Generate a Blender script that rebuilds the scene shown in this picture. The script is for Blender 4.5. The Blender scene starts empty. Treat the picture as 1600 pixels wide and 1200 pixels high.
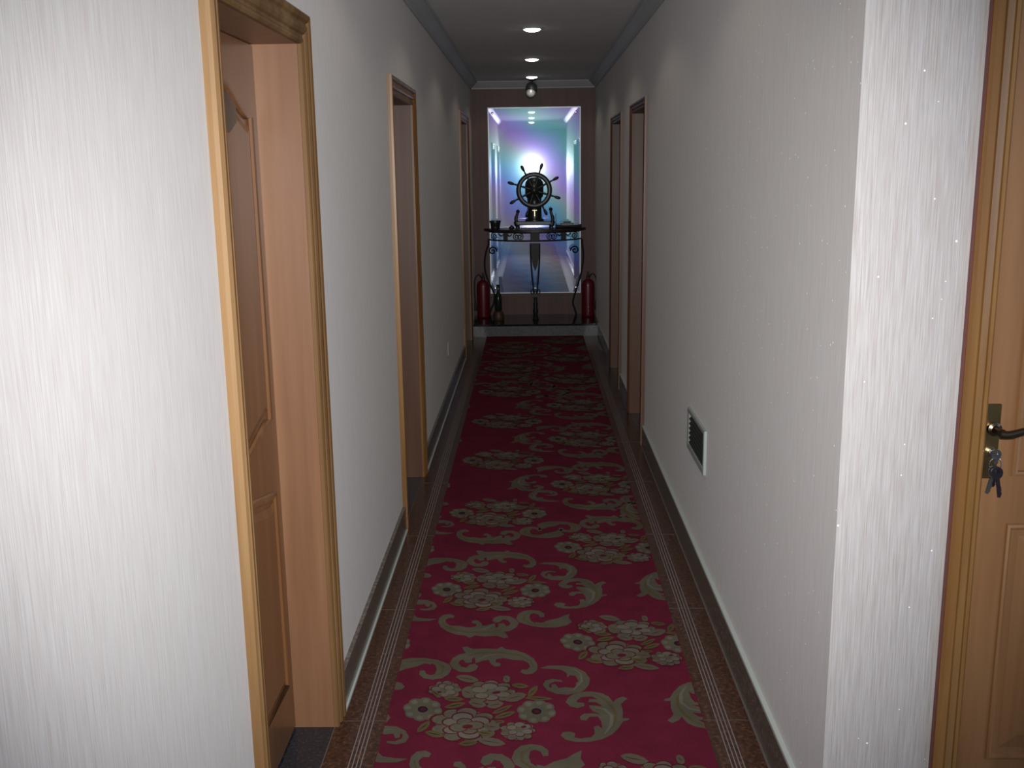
import bpy, bmesh, math, random
from mathutils import Vector, Matrix
random.seed(7)
PI = math.pi
S = bpy.context.scene
COL = S.collection

# ------------------------------------------------------------------ camera, world, light, exposure
cam_data = bpy.data.cameras.new('camera')
cam_data.sensor_width = 36.0
cam_data.lens = 1577.55 / 1600 * 36.0
cam_data.clip_start = 0.02
cam = bpy.data.objects.new('camera', cam_data)
COL.objects.link(cam)
_r = (0.9997385871890333, 0.009447936809470243, 0.020820513329884983)
_u = (0.01839607320554311, 0.20836793680121238, -0.9778774909996765)
_b = (-0.013577252148058525, 0.9780048769833667, 0.2081396618159495)
m = Matrix.Identity(4)
for i, row in enumerate((_r, _u, _b)):
    for j in range(3):
        m[i][j] = row[j]
m.translation = (0, 0, 1.65)
cam.matrix_world = m
S.camera = cam

S.view_settings.view_transform = 'Standard'
S.view_settings.look = 'None'
S.view_settings.exposure = 0.0
S.view_settings.gamma = 1.0
S.view_settings.use_curve_mapping = False
S.cycles.caustics_reflective = True
S.cycles.sample_clamp_indirect = 4.0
S.cycles.max_bounces = 8

world = bpy.data.worlds.new('world')
S.world = world
world.use_nodes = True
world.node_tree.nodes['Background'].inputs[0].default_value = (0.55, 0.7, 1.0, 1)
world.node_tree.nodes['Background'].inputs[1].default_value = 1.0

# the camera's own flash, just above the lens
fl = bpy.data.lights.new('camera_flash', 'SPOT')
fl.energy = FLASH_W = 495.0
fl.color = (1.0, 0.985, 0.975)
fl.shadow_soft_size = 0.016
fl.spot_size = math.radians(77)
fl.spot_blend = 1.0
flo = bpy.data.objects.new('camera_flash', fl)
COL.objects.link(flo)
flo.location = (0.03, 0.03, 1.70)
flo.rotation_euler = (math.radians(78), 0, math.radians(3.0))

# lamp added to put bluish daylight on the left wall, in an unseen window
wl_ = bpy.data.lights.new('added_window_daylight', 'AREA')
wl_.shape = 'RECTANGLE'; wl_.size = 1.3; wl_.size_y = 1.3
wl_.energy = 26.0
wl_.color = (0.62, 0.78, 1.0)
wlo = bpy.data.objects.new('added_window_daylight', wl_)
COL.objects.link(wlo)
wlo.location = (3.17, 0.2, 1.55)
wlo.rotation_euler = (0, math.radians(90), 0)

# ------------------------------------------------------------------ dimensions (metres)
WL, WR = -0.612, 0.668          # corridor walls
YE = 10.75                      # end wall
HC = 2.53                       # ceiling
YC = 2.132                      # where the right wall turns into the side hall
YB = -2.6                       # wall behind the camera
XR = 3.0                        # far wall of the side hall

# ------------------------------------------------------------------ materials
def mat(name, color=(0.5, 0.5, 0.5), rough=0.5, metal=0.0, spec=0.5, build=None, coat=0.0, coat_rough=0.1, sheen=0.0):
    m = bpy.data.materials.new(name); m.use_nodes = True
    nt = m.node_tree; b = nt.nodes['Principled BSDF']
    b.inputs['Base Color'].default_value = (*color, 1)
    b.inputs['Roughness'].default_value = rough
    b.inputs['Metallic'].default_value = metal
    b.inputs['Specular IOR Level'].default_value = spec
    b.inputs['Coat Weight'].default_value = coat
    b.inputs['Coat Roughness'].default_value = coat_rough
    b.inputs['Sheen Weight'].default_value = sheen
    b.inputs['Sheen Roughness'].default_value = 0.55
    if build: build(nt, b)
    return m

def N(nt, kind, **kw):
    n = nt.nodes.new(kind)
    for k, v in kw.items():
        if k in n.inputs: n.inputs[k].default_value = v
        else: setattr(n, k, v)
    return n

def coords(nt, scale=(1, 1, 1), rot=(0, 0, 0), kind='Object'):
    tc = nt.nodes.new('ShaderNodeTexCoord'); mp = nt.nodes.new('ShaderNodeMapping')
    mp.inputs['Scale'].default_value = scale; mp.inputs['Rotation'].default_value = rot
    nt.links.new(tc.outputs[kind], mp.inputs['Vector'])
    return mp.outputs[0]

def ramp(nt, fac, stops):
    r = nt.nodes.new('ShaderNodeValToRGB')
    e = r.color_ramp.elements
    while len(e) < len(stops): e.new(0.5)
    for el, (p, c) in zip(e, stops):
        el.position = p; el.color = (*c, 1) if len(c) == 3 else c
    nt.links.new(fac, r.inputs[0])
    return r.outputs[0]

def mixc(nt, fac, a, b, blend='MIX'):
    n = nt.nodes.new('ShaderNodeMix'); n.data_type = 'RGBA'; n.blend_type = blend
    for sock, v in ((n.inputs[0], fac), (n.inputs[6], a), (n.inputs[7], b)):
        if hasattr(v, 'links'): nt.links.new(v, sock)
        else: sock.default_value = (*v, 1) if isinstance(v, tuple) else v
    return n.outputs[2]

def bump(nt, b, h, strength=0.2, dist=0.002):
    n = nt.nodes.new('ShaderNodeBump'); n.inputs['Strength'].default_value = strength
    n.inputs['Distance'].default_value = dist
    nt.links.new(h, n.inputs['Height']); nt.links.new(n.outputs[0], b.inputs['Normal'])

def wallpaper(nt, b):
    # silky threads running up the wall, with sparse glitter specks
    v = coords(nt, (430, 430, 11))
    n1 = N(nt, 'ShaderNodeTexNoise', Scale=1.0, Detail=3.0, Roughness=0.6); nt.links.new(v, n1.inputs['Vector'])
    v2 = coords(nt, (480, 480, 9))
    n2 = N(nt, 'ShaderNodeTexNoise', Scale=1.0, Detail=2.0); nt.links.new(v2, n2.inputs['Vector'])
    v3 = coords(nt, (30, 30, 1.2))
    n3 = N(nt, 'ShaderNodeTexNoise', Scale=1.0, Detail=2.0); nt.links.new(v3, n3.inputs['Vector'])
    c1 = ramp(nt, n1.outputs[0], [(0.30, (0.315, 0.295, 0.290)), (0.52, (0.365, 0.352, 0.352)), (0.72, (0.405, 0.398, 0.402))])
    c2 = ramp(nt, n2.outputs[0], [(0.34, (0.88, 0.83, 0.80)), (0.56, (1, 1, 1))])
    c3 = ramp(nt, n3.outputs[0], [(0.35, (0.985, 0.98, 0.98)), (0.65, (1.0, 1.0, 1.0))])
    c = mixc(nt, 1.0, c1, c2, 'MULTIPLY'); c = mixc(nt, 1.0, c, c3, 'MULTIPLY')
    vo = N(nt, 'ShaderNodeTexVoronoi', Scale=26.0); vo.feature = 'F1'
    nt.links.new(coords(nt, (1, 1, 1)), vo.inputs['Vector'])
    sep = nt.nodes.new('ShaderNodeSeparateColor'); nt.links.new(vo.outputs['Color'], sep.inputs[0])
    th = N(nt, 'ShaderNodeMath', operation='LESS_THAN'); nt.links.new(vo.outputs['Distance'], th.inputs[0]); th.inputs[1].default_value = 0.055
    th2 = N(nt, 'ShaderNodeMath', operation='GREATER_THAN'); nt.links.new(sep.outputs[0], th2.inputs[0]); th2.inputs[1].default_value = 0.3
    mu = N(nt, 'ShaderNodeMath', operation='MULTIPLY'); nt.links.new(th.outputs[0], mu.inputs[0]); nt.links.new(th2.outputs[0], mu.inputs[1])
    c = mixc(nt, mu.outputs[0], c, (1.0, 0.97, 0.9))
    nt.links.new(c, b.inputs['Base Color'])
    bump(nt, b, n1.outputs[0], 0.25, 0.0012)

def wood(c_dark, c_mid, c_light, along='Z', scale=1.0, bands=1.0):
    def f(nt, b):
        s = {'Z': (26, 26, 1.1), 'X': (1.1, 26, 26), 'Y': (26, 1.1, 26)}[along]
        v = coords(nt, tuple(k * scale for k in s))
        n = N(nt, 'ShaderNodeTexNoise', Scale=1.0, Detail=5.0, Roughness=0.62, Distortion=0.4); nt.links.new(v, n.inputs['Vector'])
        s2 = {'Z': (7, 7, .35), 'X': (.35, 7, 7), 'Y': (7, .35, 7)}[along]
        v2 = coords(nt, s2)
        n2 = N(nt, 'ShaderNodeTexNoise', Scale=1.0, Detail=2.0); nt.links.new(v2, n2.inputs['Vector'])
        add = N(nt, 'ShaderNodeMath', operation='ADD'); nt.links.new(n.outputs[0], add.inputs[0]); nt.links.new(n2.outputs[0], add.inputs[1])
        hf = N(nt, 'ShaderNodeMath', operation='MULTIPLY'); nt.links.new(add.outputs[0], hf.inputs[0]); hf.inputs[1].default_value = 0.5
        c = ramp(nt, hf.outputs[0], [(0.36, c_dark), (0.5, c_mid), (0.64, c_light)])
        nt.links.new(c, b.inputs['Base Color'])
        bump(nt, b, n.outputs[0], 0.06, 0.001)
    return f

def granite(c1, c2, c3, scale=90):
    def f(nt, b):
        v = coords(nt)
        n = N(nt, 'ShaderNodeTexNoise', Scale=float(scale), Detail=4.0, Roughness=0.7); nt.links.new(v, n.inputs['Vector'])
        vo = N(nt, 'ShaderNodeTexVoronoi', Scale=scale * 0.7); nt.links.new(v, vo.inputs['Vector'])
        c = ramp(nt, n.outputs[0], [(0.38, c1), (0.55, c2), (0.7, c3)])
        c2_ = ramp(nt, vo.outputs['Distance'], [(0.0, (1.25, 1.15, 1.1)), (0.25, (1, 1, 1)), (0.8, (0.75, 0.75, 0.75))])
        nt.links.new(mixc(nt, 1.0, c, c2_, 'MULTIPLY'), b.inputs['Base Color'])
    return f

def pile(c, var=0.25):
    def f(nt, b):
        v = coords(nt)
        n = N(nt, 'ShaderNodeTexNoise', Scale=420.0, Detail=3.0, Roughness=0.8); nt.links.new(v, n.inputs['Vector'])
        n2 = N(nt, 'ShaderNodeTexNoise', Scale=9.0, Detail=3.0); nt.links.new(v, n2.inputs['Vector'])
        cc = ramp(nt, n.outputs[0], [(0.3, tuple(k * (1 - var) for k in c)), (0.7, tuple(k * (1 + var) for k in c))])
        c3 = ramp(nt, n2.outputs[0], [(0.35, (0.88, 0.88, 0.88)), (0.65, (1.08, 1.08, 1.08))])
        nt.links.new(mixc(nt, 1.0, cc, c3, 'MULTIPLY'), b.inputs['Base Color'])
        bump(nt, b, n.outputs[0], 0.6, 0.003)
    return f

def mirror_mat():
    # hall mirror: dusty rough gloss scatters the flash; rainbow haze is painted into its colour
    m = bpy.data.materials.new('dusty mirror with painted haze'); m.use_nodes = True
    nt = m.node_tree; nt.nodes.clear()
    out = nt.nodes.new('ShaderNodeOutputMaterial')
    # painted rainbow bands of the flash haze, running diagonally down the sheet
    v = coords(nt, (1, 1, 1), (0, math.radians(47), 0))
    n = N(nt, 'ShaderNodeTexNoise', Scale=1.6, Detail=2.0, Roughness=0.45); nt.links.new(v, n.inputs['Vector'])
    sx = nt.nodes.new('ShaderNodeSeparateXYZ'); nt.links.new(v, sx.inputs[0])
    th = N(nt, 'ShaderNodeMath', operation='MULTIPLY_ADD'); nt.links.new(n.outputs[0], th.inputs[0]); th.inputs[1].default_value = 0.5
    nt.links.new(sx.outputs[BAND_AXIS], th.inputs[2])
    def chan(freq, ph, lo, hi):
        a = N(nt, 'ShaderNodeMath', operation='MULTIPLY_ADD'); nt.links.new(th.outputs[0], a.inputs[0]); a.inputs[1].default_value = freq; a.inputs[2].default_value = ph
        s = N(nt, 'ShaderNodeMath', operation='SINE'); nt.links.new(a.outputs[0], s.inputs[0])
        k = N(nt, 'ShaderNodeMath', operation='MULTIPLY_ADD'); nt.links.new(s.outputs[0], k.inputs[0]); k.inputs[1].default_value = (hi - lo) / 2; k.inputs[2].default_value = (hi + lo) / 2
        return k.outputs[0]
    cc = nt.nodes.new('ShaderNodeCombineColor')
    nt.links.new(chan(9.6, BAND_PH, 0.08, 0.46), cc.inputs[0])
    nt.links.new(chan(11.2, BAND_PH + 0.2, 0.22, 0.56), cc.inputs[1])
    nt.links.new(chan(13.2, BAND_PH + 0.5, 0.52, 0.95), cc.inputs[2])
    g0 = N(nt, 'ShaderNodeBsdfGlossy', Roughness=0.02); g0_in = g0.inputs['Color']
    g1 = N(nt, 'ShaderNodeBsdfGlossy', Roughness=0.115); g1.distribution = 'GGX'
    g2 = N(nt, 'ShaderNodeBsdfGlossy', Roughness=0.30); g2.distribution = 'GGX'
    nt.links.new(mixc(nt, 0.22, cc.outputs[0], (0.42, 0.6, 1.0)), g2.inputs['Color'])
    nt.links.new(mixc(nt, 0.5, cc.outputs[0], (0.6, 0.8, 1.0)), g1.inputs['Color'])
    nt.links.new(mixc(nt, 0.72, cc.outputs[0], (0.72, 0.78, 0.88)), g0_in)
    m1 = N(nt, 'ShaderNodeMixShader'); m1.inputs[0].default_value = 0.84
    nt.links.new(g1.outputs[0], m1.inputs[1]); nt.links.new(g2.outputs[0], m1.inputs[2])
    m2 = N(nt, 'ShaderNodeMixShader'); m2.inputs[0].default_value = MIRROR_HAZE
    nt.links.new(g0.outputs[0], m2.inputs[1]); nt.links.new(m1.outputs[0], m2.inputs[2])
    nt.links.new(m2.outputs[0], out.inputs[0])
    return m
BAND_AXIS, BAND_PH, MIRROR_HAZE = 0, 2.2, 0.17

def emit(name, color, strength):
    m = bpy.data.materials.new(name); m.use_nodes = True
    nt = m.node_tree; nt.nodes.clear()
    o = nt.nodes.new('ShaderNodeOutputMaterial'); e = nt.nodes.new('ShaderNodeEmission')
    e.inputs[0].default_value = (*color, 1); e.inputs[1].default_value = strength
    nt.links.new(e.outputs[0], o.inputs[0]); return m

def plaster(c):
    def f(nt, b):
        n = N(nt, 'ShaderNodeTexNoise', Scale=6.0, Detail=5.0); nt.links.new(coords(nt), n.inputs['Vector'])
        nt.links.new(ramp(nt, n.outputs[0], [(0.3, tuple(k * .94 for k in c)), (0.7, c)]), b.inputs['Base Color'])
    return f

M = {
 'wallpaper': mat('wallpaper', rough=0.62, spec=0.3, build=wallpaper, sheen=0.25),
 'ceiling': mat('ceiling paint', rough=0.8, spec=0.2, build=plaster((0.74, 0.75, 0.77))),
 'cornice': mat('cornice paint', rough=0.55, build=plaster((0.44, 0.46, 0.48))),
 'end_wall': mat('end wall panelling', rough=0.5, build=wood((0.0715, 0.0303, 0.0248), (0.0935, 0.0413, 0.0330), (0.1155, 0.0523, 0.0413))),
 'casing': mat('door casing wood', rough=0.58, spec=0.25, coat=0.02, coat_rough=0.22, build=wood((0.0863, 0.0413, 0.0131), (0.1350, 0.0713, 0.0263), (0.1875, 0.1087, 0.0450))),
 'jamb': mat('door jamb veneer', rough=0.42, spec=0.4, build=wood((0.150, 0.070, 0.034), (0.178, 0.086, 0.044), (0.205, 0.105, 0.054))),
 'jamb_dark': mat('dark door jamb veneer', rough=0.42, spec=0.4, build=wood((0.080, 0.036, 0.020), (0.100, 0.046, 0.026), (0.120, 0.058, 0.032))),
 'leaf': mat('door leaf veneer', rough=0.32, spec=0.45, coat=0.25, coat_rough=0.2, build=wood((0.1071, 0.0433, 0.0153), (0.1377, 0.0587, 0.0214), (0.1734, 0.0790, 0.0306))),
 'leaf_light': mat('side door leaf veneer', rough=0.5, spec=0.45, coat=0.03, coat_rough=0.3, build=wood((0.1458, 0.0648, 0.0243), (0.1836, 0.0864, 0.0324), (0.2268, 0.1134, 0.0459))),
 'casing_dark': mat('side door casing wood', rough=0.34, coat=0.12, coat_rough=0.15, build=wood((0.1156, 0.0510, 0.0136), (0.1700, 0.0816, 0.0238), (0.2380, 0.1292, 0.0442))),
 'edge_paint': mat('red brown caulk edge', (0.12, 0.035, 0.03), 0.5),
 'marble': mat('red brown marble', rough=0.28, spec=0.3, build=granite((0.035, 0.016, 0.010), (0.075, 0.032, 0.019), (0.17, 0.085, 0.055), 75)),
 'skirting': mat('grey brown marble skirting', rough=0.22, spec=0.5, build=granite((0.0910, 0.0780, 0.0650), (0.1430, 0.1170, 0.0975), (0.2210, 0.1885, 0.1625), 70)),
 'threshold': mat('blue black granite', rough=0.2, build=granite((0.008, 0.011, 0.015), (0.018, 0.022, 0.03), (0.05, 0.055, 0.07), 120)),
 'inlay': mat('pale inlay strip', (0.19, 0.17, 0.165), 0.35),
 'joint': mat('grout joint', (0.10, 0.08, 0.07), 0.7),
 'caulk': mat('pale caulk', (0.42, 0.46, 0.44), 0.6),
 'hall_floor': mat('hall floor marble', rough=0.18, build=granite((0.30, 0.25, 0.2), (0.38, 0.33, 0.27), (0.46, 0.4, 0.34), 30)),
 'plat_top': mat('black granite tread', rough=0.12, build=granite((0.006, 0.007, 0.009), (0.014, 0.015, 0.018), (0.045, 0.045, 0.05), 130)),
 'plat_riser': mat('grey stone riser', rough=0.3, build=granite((0.09, 0.095, 0.10), (0.12, 0.125, 0.13), (0.16, 0.165, 0.17), 60)),
 'carpet': mat('crimson carpet pile', rough=0.95, spec=0.1, build=pile((0.118, 0.0115, 0.029))),
 'motif': mat('beige carpet pile', rough=0.95, spec=0.1, build=pile((0.098, 0.087, 0.062), .18)),
 'motif_line': mat('dark red carpet outline', rough=0.95, spec=0.1, build=pile((0.0836, 0.0114, 0.0190))),
 'motif_light': mat('pale grey green carpet pile', rough=0.95, spec=0.1, build=pile((0.128, 0.121, 0.098), .15)),
 'motif_olive': mat('olive carpet pile', rough=0.95, spec=0.1, build=pile((0.0931, 0.0722, 0.0323), .18)),
 'motif_dark': mat('dark plum carpet pile', rough=0.95, spec=0.1, build=pile((0.0228, 0.0114, 0.0190))),
 'brass': mat('aged brass', (0.30, 0.22, 0.10), 0.32, 1.0),
 'brass_bright': mat('polished brass', (0.62, 0.50, 0.28), 0.2, 1.0),
 'bronze': mat('dark bronze', (0.13, 0.10, 0.07), 0.3, 1.0),
 'steel': mat('steel', (0.55, 0.56, 0.58), 0.25, 1.0),
 'key_dark': mat('dark key metal', (0.16, 0.13, 0.17), 0.3, 1.0),
 'iron': mat('wrought iron', (0.018, 0.017, 0.017), 0.5, 0.3),
 'dark_wood': mat('dark ornament wood', (0.022, 0.015, 0.012), 0.42, build=None),
 'ornament': mat('dark patinated ornament metal', (0.05, 0.055, 0.06), 0.35, 0.6),
 'red': mat('extinguisher red', (0.11, 0.003, 0.010), 0.4, coat=0.3),
 'black': mat('black rubber', (0.012, 0.012, 0.014), 0.5),
 'brown': mat('brown base wood', (0.07, 0.034, 0.018), 0.5),
 'bottle': mat('dark green glazed bottle', (0.012, 0.02, 0.016), 0.15),
 'vent_frame': mat('aluminium vent frame', (0.42, 0.47, 0.45), 0.4, 0.5),
 'vent_dark': mat('vent interior', (0.010, 0.014, 0.012), 0.8),
 'white_plastic': mat('white switch plastic', (0.62, 0.62, 0.64), 0.35),
 'grey_glass': mat('smoked lamp glass', (0.16, 0.17, 0.20), 0.12),
 'lamp_body': mat('dark lamp housing', (0.03, 0.032, 0.04), 0.35),
 'chrome': mat('chrome', (0.8, 0.8, 0.82), 0.12, 1.0),
 'glass_edge': mat('polished glass edge', (0.85, 0.93, 1.0), 0.42, 0.6, 0.8),
 'lamp_glow': emit('lamp glow', (1.0, 0.93, 0.86), 9.0),
 'mirror': mirror_mat(),
}

# ------------------------------------------------------------------ builders
def finish(bm, name, m, parent=None, smooth=False, recalc=True):
    if recalc: bmesh.ops.recalc_face_normals(bm, faces=bm.faces)
    me = bpy.data.meshes.new(name); bm.to_mesh(me); bm.free()
    for k in (m if isinstance(m, (list, tuple)) else [m]): me.materials.append(M[k])
    if smooth:
        for p in me.polygons: p.use_smooth = True
        try: me.set_sharp_from_angle(angle=math.radians(38))
        except Exception: pass
    o = bpy.data.objects.new(name, me); COL.objects.link(o)
    if parent: o.parent = parent
    return o

def ident(u, v, z): return Vector((u, v, z))

def add_box(bm, a, b, T=ident, mi=0):
    vs = [bm.verts.new(T(x, y, z)) for x in (a[0], b[0]) for y in (a[1], b[1]) for z in (a[2], b[2])]
    for f in ((0, 1, 3, 2), (4, 6, 7, 5), (0, 4, 5, 1), (2, 3, 7, 6), (0, 2, 6, 4), (1, 5, 7, 3)):
        fc = bm.faces.new([vs[i] for i in f]); fc.material_index = mi

def bevel(bm, w, seg=2):
    bmesh.ops.bevel(bm, geom=[e for e in bm.edges], offset=w, segments=seg, affect='EDGES', profile=0.5, clamp_overlap=True)

def add_prism(bm, poly, z0, z1, T=ident):
    """polygon in (u,z) extruded over v from z0 to z1 -> T(u, v, z)"""
    A = [bm.verts.new(T(u, z0, z)) for u, z in poly]; B = [bm.verts.new(T(u, z1, z)) for u, z in poly]
    n = len(poly)
    bm.faces.new(A); bm.faces.new(B[::-1])
    for i in range(n): bm.faces.new((A[i], A[(i + 1) % n], B[(i + 1) % n], B[i]))

def add_lathe(bm, prof, c=(0, 0, 0), seg=24, axis='Z', T=None):
    rings = []
    for r, h in prof:
        ring = []
        for k in range(seg):
            a = 2 * PI * k / seg
            if axis == 'Z': p = Vector((c[0] + r * math.cos(a), c[1] + r * math.sin(a), c[2] + h))
            elif axis == 'Y': p = Vector((c[0] + r * math.cos(a), c[1] + h, c[2] + r * math.sin(a)))
            else: p = Vector((c[0] + h, c[1] + r * math.cos(a), c[2] + r * math.sin(a)))
            ring.append(bm.verts.new(T(p) if T else p))
        rings.append(ring)
    for A, B in zip(rings, rings[1:]):
        for k in range(seg): bm.faces.new((A[k], A[(k + 1) % seg], B[(k + 1) % seg], B[k]))
    if prof[0][0] > 1e-5: bm.faces.new(rings[0][::-1])
    if prof[-1][0] > 1e-5: bm.faces.new(rings[-1])
    bmesh.ops.remove_doubles(bm, verts=[v for r in rings for v in r], dist=1e-6)

def add_tube(bm, pts, r, seg=8, closed=False, flat=None):
    """swept round bar; r a number or one per point; flat = (direction, factor) squashes the section"""
    pts = [Vector(p) for p in pts]; n = len(pts)
    rs = r if isinstance(r, (list, tuple)) else [r] * n
    rings = []; up = None
    for i, p in enumerate(pts):
        a = pts[(i - 1) % n] if closed or i > 0 else pts[i]; b = pts[(i + 1) % n] if closed or i < n - 1 else pts[i]
        t = (b - a).normalized()
        if up is None: up = Vector((0, 1, 0)) if abs(t.y) < 0.9 else Vector((1, 0, 0))
        s = t.cross(up)
        if s.length < 1e-4: s = t.orthogonal()
        s.normalize(); w = s.cross(t).normalized(); up = w
        ring = []
        for k in range(seg):
            ang = 2 * PI * k / seg
            d = (s * math.cos(ang) + w * math.sin(ang)) * rs[i]
            if flat: d -= flat[0] * d.dot(flat[0]) * (1 - flat[1])
            ring.append(bm.verts.new(p + d))
        rings.append(ring)
    pairs = list(zip(rings, rings[1:])) + ([(rings[-1], rings[0])] if closed else [])
    for A, B in pairs:
        for k in range(seg): bm.faces.new((A[k], A[(k + 1) % seg], B[(k + 1) % seg], B[k]))
    if not closed:
        bm.faces.new(rings[0][::-1]); bm.faces.new(rings[-1])

def smooth_path(pts, n=6, closed=False):
    out = []; P = [Vector(p) for p in pts]; L = len(P)
    for i in range(L if closed else L - 1):
        p0 = P[(i - 1) % L] if closed or i > 0 else P[0]; p1 = P[i]; p2 = P[(i + 1) % L]
        p3 = P[(i + 2) % L] if closed or i < L - 2 else P[-1]
        for k in range(n):
            t = k / n
            out.append(0.5 * ((2 * p1) + (p2 - p0) * t + (2 * p0 - 5 * p1 + 4 * p2 - p3) * t * t + (3 * p1 - p0 - 3 * p2 + p3) * t ** 3))
    if not closed: out.append(P[-1])
    return out

def thing(name, label, cat, loc=(0, 0, 0), group=None):
    o = bpy.data.objects.new(name, None); COL.objects.link(o); o.location = loc
    o.empty_display_size = 0.1
    o['label'] = label; o['category'] = cat
    if group: o['group'] = group
    return o

def tag(o, label, cat, group=None):
    o['label'] = label; o['category'] = cat
    if group: o['group'] = group
    return o

def struct(o, label=None):
    o['kind'] = 'structure'
    if label: o['label'] = label
    return o

def rel(o):
    """children were modelled in world coordinates: shift their mesh under the empty"""
    for c in o.children:
        if c.type == 'MESH':
            c.data.transform(Matrix.Translation(-o.location))
            for g in c.children: g.data.transform(Matrix.Translation(-o.location))

# ------------------------------------------------------------------ carpet motif outlines (metres about each medallion's centre)
MOTIF_SCROLLS = {
 'scroll_top':[(-0.08,0.42),(-0.064,0.426),(-0.04,0.407),(0.005,0.411),(0.04,0.404),(0.058,0.423),(0.074,0.404),(0.108,0.396),(0.142,0.372),(0.17,0.334),(0.183,0.292),(0.182,0.255),(0.168,0.229),(0.143,0.224),(0.126,0.239),(0.13,0.257),(0.148,0.256),(0.158,0.276),(0.153,0.301),(0.135,0.322),(0.102,0.325),(0.068,0.339),(0.042,0.332),(0.04,0.31),(0.058,0.301),(0.056,0.282),(0.039,0.278),(0.023,0.301),(0.017,0.326),(-0.002,0.32),(-0.027,0.303),(-0.03,0.328),(-0.033,0.348),(-0.042,0.332),(-0.04,0.308),(-0.06,0.305),(-0.071,0.329),(-0.083,0.321),(-0.085,0.302),(-0.073,0.277),(-0.056,0.271),(-0.048,0.292),(-0.03,0.3),(-0.017,0.282),(-0.024,0.255),(-0.045,0.24),(-0.078,0.243),(-0.103,0.268),(-0.116,0.302),(-0.107,0.34),(-0.086,0.368),(-0.064,0.376),(-0.075,0.4)],
 'scroll_side':[(-0.313,0.296),(-0.291,0.325),(-0.252,0.342),(-0.204,0.341),(-0.165,0.329),(-0.134,0.31),(-0.115,0.294),(-0.106,0.264),(-0.113,0.227),(-0.132,0.2),(-0.163,0.191),(-0.193,0.2),(-0.211,0.224),(-0.211,0.252),(-0.196,0.254),(-0.189,0.231),(-0.173,0.22),(-0.159,0.228),(-0.155,0.257),(-0.161,0.287),(-0.178,0.306),(-0.177,0.295),(-0.2,0.303),(-0.227,0.28),(-0.261,0.265),(-0.287,0.24),(-0.307,0.225),(-0.302,0.266)],
 'scroll_s':[(0.191,0.266),(0.22,0.283),(0.267,0.284),(0.31,0.272),(0.341,0.239),(0.355,0.192),(0.349,0.153),(0.332,0.118),(0.314,0.105),(0.279,0.091),(0.244,0.095),(0.214,0.119),(0.2,0.154),(0.208,0.182),(0.233,0.192),(0.261,0.185),(0.264,0.173),(0.239,0.176),(0.221,0.161),(0.219,0.14),(0.228,0.133),(0.228,0.154),(0.239,0.16),(0.25,0.133),(0.273,0.138),(0.301,0.132),(0.312,0.143),(0.306,0.159),(0.317,0.181),(0.308,0.213),(0.29,0.217),(0.281,0.201),(0.28,0.232),(0.263,0.254),(0.227,0.262)],
 'acanthus':[(0.321,0.108),(0.355,0.111),(0.389,0.098),(0.408,0.077),(0.419,0.044),(0.431,0.064),(0.453,0.078),(0.467,0.064),(0.454,0.051),(0.442,0.031),(0.445,-0.007),(0.44,-0.051),(0.461,-0.051),(0.457,-0.062),(0.44,-0.069),(0.424,-0.105),(0.401,-0.141),(0.371,-0.166),(0.332,-0.18),(0.291,-0.18),(0.263,-0.169),(0.249,-0.146),(0.256,-0.128),(0.277,-0.125),(0.293,-0.134),(0.289,-0.157),(0.308,-0.163),(0.34,-0.155),(0.351,-0.135),(0.35,-0.099),(0.363,-0.092),(0.375,-0.111),(0.374,-0.069),(0.366,-0.041),(0.34,-0.042),(0.329,-0.063),(0.313,-0.06),(0.31,-0.041),(0.324,-0.024),(0.354,-0.023),(0.377,-0.027),(0.355,-0.013),(0.344,0.009),(0.342,0.025),(0.37,0.022),(0.384,0.019),(0.365,0.045),(0.341,0.045),(0.346,0.064),(0.373,0.061),(0.354,0.081),(0.319,0.075),(0.304,0.051),(0.307,0.042),(0.328,0.041),(0.328,0.022),(0.306,0.009),(0.283,0.019),(0.27,0.045),(0.278,0.071),(0.296,0.095)],
}
MOTIF_VEINS=[(2,[(0.357,0.014),(0.392,0.003),(0.415,-0.037),(0.407,-0.094),(0.381,-0.141),(0.377,-0.139),(0.397,-0.092),(0.403,-0.039),(0.386,-0.005),(0.355,0.01)]),
(3,[(0.356,0.099),(0.39,0.073),(0.413,0.033),(0.426,-0.02),(0.421,-0.07),(0.398,-0.118),(0.396,-0.116),(0.413,-0.068),(0.416,-0.02),(0.403,0.029),(0.384,0.069),(0.354,0.097)]),
(2,[(0.304,0.262),(0.329,0.225),(0.331,0.173),(0.299,0.117),(0.252,0.111),(0.252,0.113),(0.295,0.121),(0.323,0.175),(0.323,0.223),(0.302,0.26)]),
(3,[(-0.057,0.357),(-0.013,0.383),(0.064,0.384),(0.123,0.362),(0.164,0.317),(0.172,0.277),(0.168,0.277),(0.158,0.313),(0.117,0.354),(0.062,0.374),(-0.011,0.375),(-0.055,0.355)]),
(2,[(-0.025,0.321),(0.005,0.359),(0.056,0.368),(0.056,0.366),(0.011,0.351),(-0.023,0.319)]),
(3,[(-0.267,0.312),(-0.213,0.327),(-0.165,0.317),(-0.131,0.28),(-0.132,0.234),(-0.164,0.208),(-0.166,0.21),(-0.138,0.236),(-0.139,0.278),(-0.169,0.311),(-0.213,0.321),(-0.267,0.31)])]
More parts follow.
